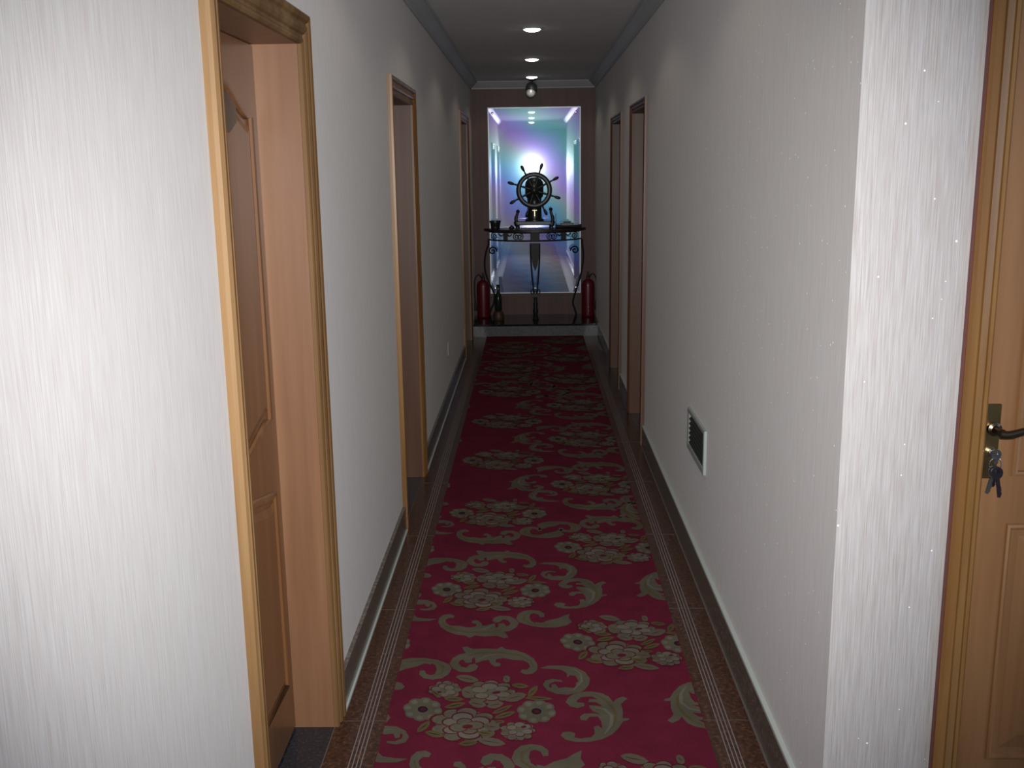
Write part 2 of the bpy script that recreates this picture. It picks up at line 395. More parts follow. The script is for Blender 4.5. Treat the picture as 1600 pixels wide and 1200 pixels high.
MOTIF_BOUQUET=[(0,[(-0.114,-0.006),(-0.115,-0.02),(-0.123,-0.03),(-0.133,-0.033),(-0.145,-0.03),(-0.154,-0.02),(-0.158,-0.006),(-0.156,0.008),(-0.149,0.019),(-0.138,0.022),(-0.127,0.019),(-0.118,0.008)]),
(2,[(-0.118,-0.007),(-0.121,-0.016),(-0.127,-0.02),(-0.135,-0.016),(-0.139,-0.007),(-0.136,0.002),(-0.13,0.005),(-0.122,0.002)]),
(3,[(-0.162,-0.006),(-0.16,-0.01),(-0.157,-0.013),(-0.154,-0.016),(-0.151,-0.018),(-0.149,-0.02),(-0.146,-0.021),(-0.143,-0.022),(-0.14,-0.022),(-0.142,-0.018),(-0.145,-0.015),(-0.148,-0.012),(-0.15,-0.01),(-0.153,-0.008),(-0.156,-0.007),(-0.159,-0.006)]),
(0,[(-0.128,-0.033),(-0.13,-0.046),(-0.137,-0.056),(-0.148,-0.06),(-0.159,-0.056),(-0.168,-0.046),(-0.172,-0.033),(-0.171,-0.019),(-0.164,-0.009),(-0.153,-0.005),(-0.142,-0.009),(-0.133,-0.019)]),
(2,[(-0.136,-0.039),(-0.138,-0.048),(-0.145,-0.051),(-0.152,-0.048),(-0.156,-0.039),(-0.154,-0.03),(-0.147,-0.027),(-0.14,-0.03)]),
(3,[(-0.171,-0.013),(-0.171,-0.017),(-0.171,-0.021),(-0.17,-0.024),(-0.169,-0.028),(-0.168,-0.031),(-0.167,-0.034),(-0.166,-0.037),(-0.164,-0.04),(-0.164,-0.036),(-0.164,-0.032),(-0.165,-0.029),(-0.165,-0.025),(-0.166,-0.022),(-0.168,-0.019),(-0.169,-0.016)]),
(0,[(-0.157,-0.039),(-0.159,-0.052),(-0.166,-0.062),(-0.176,-0.066),(-0.188,-0.062),(-0.197,-0.052),(-0.201,-0.038),(-0.2,-0.025),(-0.193,-0.015),(-0.182,-0.011),(-0.171,-0.015),(-0.162,-0.025)]),
(2,[(-0.17,-0.046),(-0.172,-0.055),(-0.179,-0.058),(-0.186,-0.054),(-0.19,-0.046),(-0.188,-0.037),(-0.181,-0.033),(-0.174,-0.037)]),
(3,[(-0.183,-0.01),(-0.185,-0.011),(-0.187,-0.013),(-0.189,-0.016),(-0.19,-0.018),(-0.192,-0.021),(-0.193,-0.025),(-0.194,-0.028),(-0.194,-0.033),(-0.192,-0.032),(-0.19,-0.03),(-0.188,-0.028),(-0.187,-0.025),(-0.185,-0.022),(-0.184,-0.019),(-0.183,-0.015)]),
(0,[(-0.184,-0.02),(-0.186,-0.034),(-0.193,-0.044),(-0.203,-0.047),(-0.214,-0.044),(-0.224,-0.034),(-0.228,-0.02),(-0.227,-0.006),(-0.22,0.004),(-0.209,0.008),(-0.198,0.004),(-0.189,-0.006)]),
(2,[(-0.202,-0.024),(-0.204,-0.033),(-0.21,-0.037),(-0.218,-0.033),(-0.222,-0.024),(-0.22,-0.015),(-0.213,-0.011),(-0.206,-0.015)]),
(3,[(-0.19,0),(-0.194,0.002),(-0.197,0.003),(-0.2,0.003),(-0.203,0.002),(-0.206,0.002),(-0.209,0),(-0.212,-0.002),(-0.214,-0.004),(-0.211,-0.006),(-0.208,-0.007),(-0.205,-0.007),(-0.202,-0.006),(-0.199,-0.006),(-0.196,-0.004),(-0.193,-0.002)]),
(0,[(-0.193,0.013),(-0.195,-0.001),(-0.202,-0.012),(-0.212,-0.015),(-0.224,-0.012),(-0.233,-0.001),(-0.238,0.013),(-0.237,0.027),(-0.23,0.037),(-0.219,0.041),(-0.207,0.037),(-0.198,0.027)]),
(2,[(-0.213,0.014),(-0.215,0.005),(-0.222,0.002),(-0.229,0.005),(-0.233,0.014),(-0.231,0.024),(-0.225,0.027),(-0.217,0.023)]),
(3,[(-0.189,0.013),(-0.192,0.017),(-0.194,0.02),(-0.197,0.023),(-0.2,0.025),(-0.203,0.027),(-0.206,0.028),(-0.209,0.029),(-0.212,0.029),(-0.209,0.025),(-0.206,0.022),(-0.204,0.019),(-0.201,0.017),(-0.198,0.015),(-0.195,0.014),(-0.192,0.013)]),
(0,[(-0.179,0.04),(-0.18,0.026),(-0.187,0.016),(-0.198,0.012),(-0.21,0.016),(-0.219,0.026),(-0.224,0.041),(-0.223,0.055),(-0.216,0.066),(-0.205,0.07),(-0.193,0.066),(-0.183,0.055)]),
(2,[(-0.196,0.047),(-0.198,0.038),(-0.205,0.034),(-0.212,0.038),(-0.216,0.047),(-0.215,0.056),(-0.208,0.06),(-0.2,0.056)]),
(3,[(-0.18,0.02),(-0.18,0.024),(-0.18,0.028),(-0.181,0.032),(-0.182,0.035),(-0.183,0.039),(-0.184,0.042),(-0.186,0.045),(-0.188,0.048),(-0.188,0.044),(-0.187,0.04),(-0.187,0.036),(-0.186,0.033),(-0.185,0.029),(-0.184,0.026),(-0.182,0.023)]),
(0,[(-0.149,0.046),(-0.151,0.032),(-0.158,0.022),(-0.169,0.018),(-0.18,0.022),(-0.19,0.032),(-0.194,0.047),(-0.193,0.061),(-0.186,0.072),(-0.175,0.076),(-0.163,0.072),(-0.154,0.061)]),
(2,[(-0.161,0.054),(-0.163,0.045),(-0.17,0.041),(-0.177,0.045),(-0.181,0.054),(-0.179,0.064),(-0.172,0.067),(-0.165,0.064)]),
(3,[(-0.168,0.017),(-0.166,0.018),(-0.164,0.02),(-0.162,0.023),(-0.16,0.025),(-0.159,0.029),(-0.158,0.032),(-0.157,0.036),(-0.156,0.041),(-0.159,0.039),(-0.161,0.037),(-0.163,0.035),(-0.164,0.032),(-0.166,0.029),(-0.167,0.026),(-0.168,0.022)]),
(0,[(-0.122,0.027),(-0.124,0.013),(-0.131,0.003),(-0.142,-0.001),(-0.153,0.003),(-0.162,0.013),(-0.167,0.027),(-0.165,0.042),(-0.158,0.052),(-0.147,0.056),(-0.136,0.052),(-0.126,0.041)]),
(2,[(-0.128,0.031),(-0.131,0.022),(-0.137,0.018),(-0.145,0.022),(-0.149,0.031),(-0.147,0.041),(-0.14,0.044),(-0.132,0.041)]),
(3,[(-0.161,0.006),(-0.158,0.005),(-0.154,0.004),(-0.151,0.004),(-0.148,0.004),(-0.145,0.005),(-0.142,0.007),(-0.139,0.009),(-0.137,0.011),(-0.14,0.013),(-0.143,0.014),(-0.146,0.014),(-0.149,0.013),(-0.152,0.013),(-0.155,0.011),(-0.158,0.009)]),
(0,[(-0.142,0.003),(-0.145,-0.016),(-0.155,-0.03),(-0.172,-0.034),(-0.189,-0.029),(-0.203,-0.015),(-0.209,0.004),(-0.207,0.023),(-0.196,0.037),(-0.18,0.042),(-0.162,0.037),(-0.148,0.023)]),
(4,[(-0.159,0.003),(-0.161,-0.006),(-0.166,-0.013),(-0.174,-0.016),(-0.182,-0.013),(-0.189,-0.006),(-0.192,0.004),(-0.191,0.013),(-0.185,0.02),(-0.178,0.023),(-0.169,0.02),(-0.163,0.013)]),
(1,[(-0.167,0.003),(-0.169,-0.003),(-0.174,-0.005),(-0.18,-0.003),(-0.183,0.003),(-0.181,0.01),(-0.176,0.012),(-0.17,0.01)]),
(0,[(0.238,-0.02),(0.235,-0.034),(0.227,-0.044),(0.216,-0.048),(0.205,-0.044),(0.197,-0.034),(0.194,-0.02),(0.198,-0.006),(0.206,0.004),(0.217,0.008),(0.228,0.004),(0.236,-0.006)]),
(2,[(0.234,-0.022),(0.23,-0.031),(0.223,-0.034),(0.216,-0.031),(0.214,-0.022),(0.217,-0.013),(0.224,-0.009),(0.231,-0.013)]),
(3,[(0.19,-0.02),(0.192,-0.024),(0.195,-0.028),(0.197,-0.03),(0.2,-0.032),(0.202,-0.034),(0.205,-0.035),(0.208,-0.036),(0.211,-0.036),(0.209,-0.032),(0.206,-0.029),(0.204,-0.026),(0.201,-0.024),(0.199,-0.022),(0.196,-0.021),(0.193,-0.02)]),
(0,[(0.221,-0.047),(0.218,-0.06),(0.21,-0.07),(0.199,-0.074),(0.188,-0.07),(0.18,-0.06),(0.177,-0.047),(0.18,-0.033),(0.188,-0.023),(0.199,-0.019),(0.21,-0.023),(0.218,-0.033)]),
(2,[(0.213,-0.053),(0.21,-0.062),(0.203,-0.065),(0.196,-0.062),(0.193,-0.053),(0.196,-0.044),(0.203,-0.041),(0.21,-0.044)]),
(3,[(0.181,-0.027),(0.18,-0.031),(0.18,-0.035),(0.18,-0.039),(0.181,-0.042),(0.181,-0.045),(0.182,-0.048),(0.183,-0.051),(0.185,-0.054),(0.186,-0.05),(0.186,-0.046),(0.186,-0.043),(0.185,-0.039),(0.184,-0.036),(0.184,-0.033),(0.182,-0.03)]),
(0,[(0.192,-0.053),(0.188,-0.066),(0.18,-0.076),(0.17,-0.079),(0.159,-0.076),(0.151,-0.066),(0.148,-0.052),(0.151,-0.039),(0.159,-0.029),(0.17,-0.025),(0.181,-0.029),(0.189,-0.039)]),
(2,[(0.178,-0.06),(0.175,-0.068),(0.168,-0.072),(0.161,-0.068),(0.158,-0.06),(0.161,-0.051),(0.168,-0.047),(0.175,-0.051)]),
(3,[(0.17,-0.024),(0.167,-0.026),(0.165,-0.028),(0.163,-0.03),(0.161,-0.032),(0.159,-0.035),(0.158,-0.039),(0.156,-0.043),(0.155,-0.047),(0.158,-0.046),(0.16,-0.044),(0.162,-0.042),(0.164,-0.039),(0.166,-0.036),(0.167,-0.033),(0.169,-0.029)]),
(0,[(0.167,-0.034),(0.164,-0.048),(0.156,-0.058),(0.145,-0.061),(0.134,-0.058),(0.126,-0.048),(0.123,-0.034),(0.126,-0.02),(0.134,-0.01),(0.145,-0.006),(0.156,-0.01),(0.164,-0.02)]),
(2,[(0.149,-0.038),(0.146,-0.047),(0.139,-0.051),(0.132,-0.047),(0.129,-0.038),(0.132,-0.029),(0.139,-0.026),(0.146,-0.029)]),
(3,[(0.163,-0.014),(0.16,-0.012),(0.157,-0.012),(0.154,-0.012),(0.151,-0.012),(0.148,-0.013),(0.145,-0.014),(0.142,-0.016),(0.139,-0.019),(0.142,-0.021),(0.145,-0.021),(0.148,-0.021),(0.151,-0.021),(0.154,-0.02),(0.157,-0.019),(0.16,-0.017)]),
(0,[(0.162,-0.002),(0.159,-0.016),(0.151,-0.026),(0.14,-0.03),(0.129,-0.026),(0.12,-0.016),(0.117,-0.002),(0.12,0.012),(0.128,0.023),(0.139,0.026),(0.15,0.022),(0.159,0.012)]),
(2,[(0.142,0),(0.139,-0.009),(0.132,-0.013),(0.125,-0.009),(0.122,0),(0.125,0.009),(0.132,0.013),(0.139,0.009)]),
(3,[(0.166,-0.002),(0.164,0.002),(0.161,0.006),(0.159,0.008),(0.156,0.011),(0.154,0.012),(0.151,0.014),(0.148,0.015),(0.145,0.014),(0.147,0.01),(0.149,0.007),(0.152,0.004),(0.154,0.002),(0.157,0),(0.16,-0.001),(0.163,-0.002)]),
(0,[(0.179,0.025),(0.176,0.011),(0.168,0.001),(0.157,-0.003),(0.146,0.001),(0.137,0.011),(0.134,0.026),(0.137,0.04),(0.145,0.05),(0.157,0.054),(0.168,0.05),(0.176,0.04)]),
(2,[(0.163,0.032),(0.16,0.023),(0.153,0.019),(0.145,0.023),(0.142,0.032),(0.145,0.041),(0.152,0.045),(0.16,0.041)]),
(3,[(0.175,0.005),(0.176,0.009),(0.176,0.013),(0.176,0.017),(0.175,0.02),(0.175,0.024),(0.174,0.027),(0.173,0.03),(0.171,0.033),(0.17,0.029),(0.17,0.025),(0.17,0.021),(0.171,0.018),(0.172,0.014),(0.173,0.011),(0.174,0.008)]),
(0,[(0.209,0.031),(0.206,0.017),(0.197,0.007),(0.186,0.003),(0.175,0.007),(0.167,0.017),(0.164,0.032),(0.167,0.046),(0.176,0.057),(0.187,0.06),(0.198,0.056),(0.206,0.046)]),
(2,[(0.198,0.039),(0.195,0.03),(0.188,0.026),(0.181,0.03),(0.178,0.039),(0.181,0.048),(0.188,0.052),(0.196,0.048)]),
(3,[(0.187,0.003),(0.189,0.004),(0.191,0.006),(0.194,0.008),(0.195,0.011),(0.197,0.014),(0.199,0.017),(0.2,0.021),(0.201,0.026),(0.199,0.025),(0.196,0.023),(0.194,0.02),(0.192,0.018),(0.191,0.014),(0.189,0.011),(0.188,0.007)]),
(0,[(0.234,0.012),(0.23,-0.002),(0.222,-0.012),(0.211,-0.016),(0.2,-0.012),(0.192,-0.002),(0.189,0.012),(0.192,0.027),(0.201,0.037),(0.212,0.041),(0.223,0.037),(0.231,0.026)]),
(2,[(0.228,0.016),(0.225,0.007),(0.218,0.004),(0.21,0.007),(0.208,0.017),(0.211,0.026),(0.218,0.029),(0.225,0.026)]),
(3,[(0.193,-0.008),(0.196,-0.01),(0.199,-0.01),(0.202,-0.01),(0.205,-0.01),(0.208,-0.009),(0.212,-0.008),(0.215,-0.006),(0.218,-0.003),(0.214,-0.002),(0.211,-0.001),(0.208,-0.001),(0.205,-0.001),(0.202,-0.002),(0.199,-0.003),(0.196,-0.005)]),
(0,[(0.211,-0.011),(0.207,-0.03),(0.194,-0.044),(0.178,-0.049),(0.161,-0.043),(0.149,-0.03),(0.145,-0.011),(0.149,0.008),(0.161,0.022),(0.178,0.027),(0.195,0.022),(0.207,0.008)]),
(4,[(0.194,-0.011),(0.192,-0.021),(0.186,-0.027),(0.178,-0.03),(0.17,-0.027),(0.164,-0.02),(0.162,-0.011),(0.164,-0.001),(0.17,0.006),(0.178,0.008),(0.186,0.005),(0.192,-0.002)]),
(1,[(0.187,-0.011),(0.184,-0.017),(0.179,-0.02),(0.173,-0.017),(0.171,-0.011),(0.173,-0.005),(0.179,-0.002),(0.184,-0.005)]),
(0,[(0.094,0.11),(0.092,0.096),(0.088,0.084),(0.081,0.073),(0.071,0.063),(0.059,0.056),(0.046,0.051),(0.032,0.048),(0.017,0.048),(0.003,0.051),(-0.011,0.056),(-0.023,0.064),(-0.034,0.073),(-0.042,0.085),(-0.047,0.097),(-0.05,0.11),(-0.049,0.124),(-0.045,0.136),(-0.038,0.148),(-0.029,0.158),(-0.017,0.166),(-0.003,0.171),(0.012,0.174),(0.027,0.174),(0.042,0.171),(0.056,0.165),(0.069,0.157),(0.079,0.147),(0.087,0.135),(0.092,0.123)]),
(5,[(0.118,0.11),(0.115,0.1),(0.107,0.093),(0.094,0.091),(0.082,0.093),(0.073,0.1),(0.07,0.11),(0.073,0.119),(0.082,0.126),(0.094,0.129),(0.106,0.126),(0.115,0.119)]),
(6,[(0.111,0.11),(0.108,0.102),(0.1,0.096),(0.09,0.094),(0.079,0.096),(0.072,0.102),(0.068,0.11),(0.071,0.118),(0.079,0.124),(0.089,0.126),(0.1,0.123),(0.108,0.118)]),
(2,[(0.102,0.119),(0.106,0.116),(0.109,0.112),(0.109,0.108),(0.107,0.104),(0.103,0.101),(0.102,0.102),(0.105,0.105),(0.106,0.108),(0.106,0.112),(0.105,0.115),(0.101,0.118)]),
(5,[(0.1,0.067),(0.097,0.057),(0.088,0.05),(0.076,0.048),(0.063,0.05),(0.054,0.058),(0.05,0.067),(0.053,0.077),(0.062,0.084),(0.075,0.086),(0.088,0.084),(0.097,0.076)]),
(6,[(0.094,0.07),(0.091,0.062),(0.083,0.056),(0.072,0.054),(0.061,0.056),(0.053,0.062),(0.05,0.07),(0.053,0.078),(0.061,0.084),(0.071,0.086),(0.082,0.084),(0.091,0.078)]),
(2,[(0.09,0.069),(0.091,0.064),(0.089,0.06),(0.084,0.057),(0.079,0.055),(0.073,0.056),(0.073,0.057),(0.078,0.058),(0.083,0.06),(0.086,0.062),(0.088,0.065),(0.089,0.069)]),
(5,[(0.065,0.051),(0.061,0.04),(0.051,0.032),(0.037,0.029),(0.022,0.032),(0.011,0.04),(0.007,0.051),(0.01,0.062),(0.02,0.07),(0.035,0.073),(0.05,0.07),(0.061,0.062)]),
(6,[(0.06,0.055),(0.057,0.045),(0.048,0.039),(0.035,0.036),(0.022,0.039),(0.013,0.046),(0.009,0.055),(0.012,0.064),(0.021,0.071),(0.034,0.074),(0.046,0.071),(0.056,0.064)]),
(2,[(0.051,0.045),(0.047,0.04),(0.041,0.038),(0.035,0.037),(0.028,0.039),(0.023,0.043),(0.024,0.043),(0.029,0.041),(0.035,0.041),(0.04,0.041),(0.046,0.042),(0.05,0.045)]),
(5,[(0.022,0.06),(0.019,0.049),(0.009,0.041),(-0.005,0.038),(-0.02,0.041),(-0.03,0.049),(-0.035,0.06),(-0.032,0.071),(-0.022,0.079),(-0.007,0.082),(0.007,0.079),(0.018,0.071)]),
(6,[(0.019,0.063),(0.016,0.054),(0.008,0.047),(-0.005,0.045),(-0.017,0.048),(-0.027,0.054),(-0.031,0.064),(-0.028,0.073),(-0.019,0.08),(-0.007,0.082),(0.006,0.079),(0.015,0.073)]),
(2,[(0.001,0.049),(-0.006,0.047),(-0.012,0.047),(-0.018,0.05),(-0.022,0.055),(-0.023,0.06),(-0.022,0.06),(-0.02,0.056),(-0.016,0.053),(-0.011,0.051),(-0.006,0.049),(0,0.049)]),
(5,[(-0.003,0.088),(-0.007,0.077),(-0.017,0.068),(-0.032,0.065),(-0.048,0.068),(-0.059,0.077),(-0.064,0.089),(-0.061,0.101),(-0.05,0.109),(-0.035,0.112),(-0.02,0.109),(-0.008,0.1)]),
(6,[(-0.005,0.09),(-0.008,0.08),(-0.018,0.073),(-0.031,0.07),(-0.044,0.073),(-0.054,0.08),(-0.059,0.09),(-0.056,0.1),(-0.046,0.107),(-0.033,0.11),(-0.02,0.107),(-0.009,0.1)]),
(2,[(-0.038,0.076),(-0.044,0.077),(-0.05,0.081),(-0.052,0.086),(-0.052,0.092),(-0.049,0.096),(-0.048,0.096),(-0.05,0.091),(-0.05,0.087),(-0.047,0.083),(-0.043,0.079),(-0.037,0.077)]),
(5,[(-0.01,0.13),(-0.013,0.12),(-0.022,0.113),(-0.035,0.11),(-0.048,0.113),(-0.058,0.12),(-0.062,0.13),(-0.059,0.14),(-0.05,0.148),(-0.037,0.15),(-0.024,0.147),(-0.014,0.14)]),
(6,[(-0.012,0.128),(-0.014,0.12),(-0.022,0.114),(-0.033,0.112),(-0.044,0.114),(-0.053,0.12),(-0.056,0.129),(-0.054,0.137),(-0.046,0.143),(-0.035,0.145),(-0.024,0.143),(-0.015,0.137)]),
(2,[(-0.048,0.124),(-0.051,0.127),(-0.052,0.132),(-0.05,0.137),(-0.046,0.14),(-0.04,0.141),(-0.04,0.14),(-0.045,0.138),(-0.048,0.135),(-0.049,0.132),(-0.049,0.128),(-0.048,0.124)]),
(5,[(0.017,0.161),(0.014,0.152),(0.006,0.145),(-0.006,0.143),(-0.018,0.145),(-0.027,0.152),(-0.031,0.161),(-0.028,0.171),(-0.02,0.178),(-0.008,0.18),(0.004,0.178),(0.013,0.171)]),
(6,[(0.014,0.157),(0.012,0.15),(0.005,0.144),(-0.005,0.142),(-0.016,0.144),(-0.024,0.15),(-0.027,0.158),(-0.025,0.166),(-0.017,0.171),(-0.007,0.173),(0.003,0.171),(0.011,0.165)]),
(2,[(-0.021,0.163),(-0.02,0.167),(-0.017,0.171),(-0.012,0.173),(-0.006,0.173),(-0.001,0.171),(-0.001,0.17),(-0.006,0.17),(-0.011,0.169),(-0.015,0.168),(-0.018,0.166),(-0.02,0.162)]),
(5,[(0.058,0.168),(0.055,0.158),(0.046,0.151),(0.034,0.148),(0.021,0.151),(0.011,0.158),(0.008,0.168),(0.011,0.178),(0.02,0.185),(0.032,0.188),(0.045,0.185),(0.054,0.178)]),
(6,[(0.053,0.164),(0.051,0.155),(0.043,0.149),(0.032,0.147),(0.021,0.149),(0.013,0.156),(0.01,0.164),(0.012,0.172),(0.02,0.178),(0.031,0.181),(0.042,0.178),(0.05,0.172)]),
(2,[(0.021,0.176),(0.026,0.179),(0.031,0.181),(0.037,0.18),(0.043,0.177),(0.046,0.173),(0.045,0.173),(0.041,0.175),(0.036,0.177),(0.032,0.177),(0.027,0.177),(0.022,0.175)]),
(5,[(0.101,0.149),(0.098,0.139),(0.089,0.131),(0.075,0.128),(0.062,0.131),(0.052,0.139),(0.049,0.149),(0.052,0.16),(0.061,0.167),(0.074,0.17),(0.088,0.167),(0.098,0.159)]),
(6,[(0.094,0.146),(0.092,0.137),(0.083,0.131),(0.072,0.129),(0.06,0.131),(0.052,0.138),(0.049,0.146),(0.051,0.155),(0.06,0.161),(0.071,0.164),(0.083,0.161),(0.091,0.155)]),
(2,[(0.072,0.161),(0.079,0.161),(0.084,0.16),(0.089,0.156),(0.091,0.151),(0.09,0.147),(0.089,0.147),(0.089,0.151),(0.086,0.154),(0.083,0.157),(0.078,0.159),(0.073,0.16)]),
(5,[(0.1,0.091),(0.097,0.081),(0.088,0.075),(0.076,0.072),(0.064,0.075),(0.054,0.082),(0.051,0.091),(0.054,0.101),(0.063,0.108),(0.075,0.11),(0.087,0.107),(0.096,0.1)]),
(7,[(0.094,0.092),(0.091,0.084),(0.083,0.078),(0.073,0.076),(0.062,0.078),(0.054,0.084),(0.051,0.092),(0.054,0.1),(0.061,0.106),(0.072,0.108),(0.083,0.106),(0.091,0.1)]),
(2,[(0.088,0.097),(0.09,0.093),(0.091,0.088),(0.088,0.084),(0.084,0.081),(0.078,0.08),(0.078,0.081),(0.083,0.083),(0.086,0.086),(0.088,0.089),(0.088,0.092),(0.087,0.096)]),
(5,[(0.061,0.069),(0.058,0.06),(0.05,0.053),(0.038,0.051),(0.026,0.053),(0.017,0.06),(0.013,0.069),(0.016,0.078),(0.025,0.085),(0.037,0.087),(0.049,0.085),(0.058,0.078)]),
(7,[(0.057,0.071),(0.054,0.064),(0.047,0.058),(0.037,0.056),(0.026,0.058),(0.018,0.064),(0.015,0.072),(0.018,0.079),(0.025,0.085),(0.035,0.087),(0.046,0.085),(0.054,0.079)]),
(2,[(0.049,0.063),(0.046,0.059),(0.041,0.057),(0.035,0.057),(0.03,0.059),(0.026,0.063),(0.027,0.063),(0.031,0.061),(0.035,0.061),(0.04,0.061),(0.044,0.061),(0.048,0.063)]),
(5,[(0.028,0.082),(0.025,0.072),(0.017,0.066),(0.005,0.063),(-0.008,0.066),(-0.017,0.073),(-0.021,0.082),(-0.018,0.092),(-0.009,0.098),(0.003,0.101),(0.015,0.098),(0.025,0.091)]),
(7,[(0.025,0.084),(0.023,0.076),(0.015,0.07),(0.005,0.068),(-0.006,0.07),(-0.014,0.076),(-0.017,0.084),(-0.015,0.092),(-0.007,0.098),(0.003,0.1),(0.014,0.097),(0.022,0.092)]),
(2,[(0.006,0.071),(0,0.071),(-0.005,0.073),(-0.009,0.076),(-0.011,0.08),(-0.01,0.085),(-0.01,0.084),(-0.009,0.081),(-0.007,0.078),(-0.004,0.075),(0.001,0.073),(0.006,0.072)]),
(5,[(0.024,0.122),(0.021,0.111),(0.01,0.102),(-0.004,0.099),(-0.019,0.103),(-0.03,0.111),(-0.034,0.122),(-0.031,0.134),(-0.021,0.142),(-0.006,0.145),(0.009,0.142),(0.02,0.134)]),
(7,[(0.021,0.121),(0.018,0.111),(0.009,0.104),(-0.003,0.102),(-0.016,0.105),(-0.026,0.112),(-0.03,0.121),(-0.027,0.131),(-0.018,0.138),(-0.005,0.14),(0.008,0.138),(0.018,0.131)]),
(2,[(-0.019,0.116),(-0.023,0.12),(-0.023,0.125),(-0.021,0.13),(-0.016,0.134),(-0.009,0.135),(-0.009,0.134),(-0.014,0.132),(-0.018,0.128),(-0.02,0.125),(-0.021,0.12),(-0.019,0.116)]),
(5,[(0.057,0.145),(0.054,0.133),(0.043,0.125),(0.028,0.122),(0.013,0.125),(0.002,0.133),(-0.003,0.145),(0.001,0.157),(0.011,0.165),(0.026,0.168),(0.042,0.165),(0.053,0.156)]),
(7,[(0.053,0.142),(0.049,0.132),(0.04,0.125),(0.027,0.123),(0.014,0.125),(0.005,0.132),(0.001,0.142),(0.004,0.152),(0.013,0.159),(0.026,0.162),(0.039,0.159),(0.049,0.152)]),
(2,[(0.011,0.151),(0.015,0.156),(0.02,0.159),(0.027,0.16),(0.034,0.158),(0.04,0.154),(0.039,0.153),(0.034,0.155),(0.028,0.156),(0.022,0.155),(0.016,0.154),(0.012,0.15)]),
(5,[(0.094,0.128),(0.091,0.119),(0.082,0.112),(0.071,0.11),(0.059,0.113),(0.05,0.119),(0.046,0.129),(0.049,0.138),(0.058,0.145),(0.07,0.147),(0.082,0.145),(0.091,0.138)]),
(7,[(0.088,0.127),(0.085,0.119),(0.078,0.113),(0.068,0.111),(0.057,0.114),(0.049,0.119),(0.046,0.127),(0.049,0.135),(0.056,0.141),(0.067,0.143),(0.077,0.141),(0.085,0.135)]),
(2,[(0.07,0.139),(0.075,0.139),(0.08,0.137),(0.084,0.133),(0.085,0.129),(0.083,0.125),(0.083,0.125),(0.083,0.129),(0.081,0.132),(0.078,0.135),(0.075,0.137),(0.07,0.138)]),
(1,[(0.064,0.106),(0.062,0.1),(0.055,0.096),(0.046,0.094),(0.039,0.095),(0.036,0.1),(0.038,0.105),(0.045,0.11),(0.053,0.112),(0.061,0.111)]),
(2,[(0.031,0.096),(0.027,0.103),(0.03,0.111),(0.038,0.118),(0.049,0.12),(0.061,0.117),(0.069,0.11),(0.068,0.11),(0.06,0.115),(0.049,0.116),(0.04,0.114),(0.032,0.109),(0.029,0.103),(0.032,0.096)]),
(0,[(0.046,-0.089),(0.044,-0.106),(0.04,-0.122),(0.031,-0.137),(0.02,-0.149),(0.006,-0.159),(-0.009,-0.165),(-0.026,-0.169),(-0.044,-0.169),(-0.061,-0.165),(-0.077,-0.158),(-0.092,-0.149),(-0.105,-0.136),(-0.115,-0.121),(-0.122,-0.105),(-0.126,-0.088),(-0.126,-0.071),(-0.121,-0.054),(-0.114,-0.039),(-0.103,-0.025),(-0.089,-0.015),(-0.072,-0.007),(-0.055,-0.004),(-0.036,-0.004),(-0.018,-0.008),(-0.001,-0.015),(0.014,-0.026),(0.027,-0.039),(0.037,-0.055),(0.043,-0.071)]),
(5,[(0.075,-0.086),(0.071,-0.101),(0.059,-0.111),(0.042,-0.115),(0.026,-0.111),(0.013,-0.1),(0.007,-0.086),(0.011,-0.071),(0.023,-0.061),(0.04,-0.057),(0.058,-0.061),(0.07,-0.072)]),
(6,[(0.067,-0.086),(0.063,-0.099),(0.053,-0.107),(0.038,-0.111),(0.023,-0.107),(0.012,-0.098),(0.008,-0.086),(0.011,-0.074),(0.021,-0.065),(0.036,-0.062),(0.051,-0.065),(0.062,-0.074)]),
(2,[(0.051,-0.072),(0.057,-0.076),(0.061,-0.082),(0.062,-0.088),(0.06,-0.094),(0.054,-0.099),(0.054,-0.098),(0.058,-0.093),(0.059,-0.088),(0.059,-0.082),(0.056,-0.077),(0.051,-0.073)]),
(5,[(0.062,-0.138),(0.058,-0.153),(0.046,-0.164),(0.028,-0.168),(0.01,-0.164),(-0.003,-0.153),(-0.009,-0.138),(-0.005,-0.123),(0.008,-0.112),(0.025,-0.108),(0.044,-0.112),(0.057,-0.123)]),
(6,[(0.054,-0.135),(0.051,-0.147),(0.04,-0.156),(0.024,-0.16),(0.009,-0.156),(-0.003,-0.147),(-0.008,-0.135),(-0.004,-0.122),(0.007,-0.113),(0.022,-0.109),(0.038,-0.113),(0.05,-0.122)]),
(2,[(0.047,-0.133),(0.048,-0.14),(0.047,-0.146),(0.042,-0.151),(0.034,-0.154),(0.026,-0.155),(0.026,-0.154),(0.034,-0.152),(0.04,-0.149),(0.044,-0.145),(0.046,-0.139),(0.046,-0.133)]),
(5,[(0.021,-0.163),(0.017,-0.176),(0.006,-0.186),(-0.01,-0.189),(-0.026,-0.186),(-0.038,-0.176),(-0.043,-0.163),(-0.04,-0.15),(-0.029,-0.14),(-0.013,-0.136),(0.004,-0.14),(0.016,-0.15)]),
(6,[(0.015,-0.158),(0.012,-0.169),(0.002,-0.177),(-0.012,-0.18),(-0.026,-0.177),(-0.036,-0.169),(-0.041,-0.158),(-0.038,-0.147),(-0.028,-0.139),(-0.014,-0.136),(0,-0.139),(0.011,-0.147)]),
(2,[(0.007,-0.168),(0.004,-0.173),(-0.001,-0.177),(-0.008,-0.179),(-0.016,-0.178),(-0.022,-0.175),(-0.022,-0.174),(-0.015,-0.176),(-0.009,-0.176),(-0.003,-0.175),(0.002,-0.172),(0.006,-0.168)]),
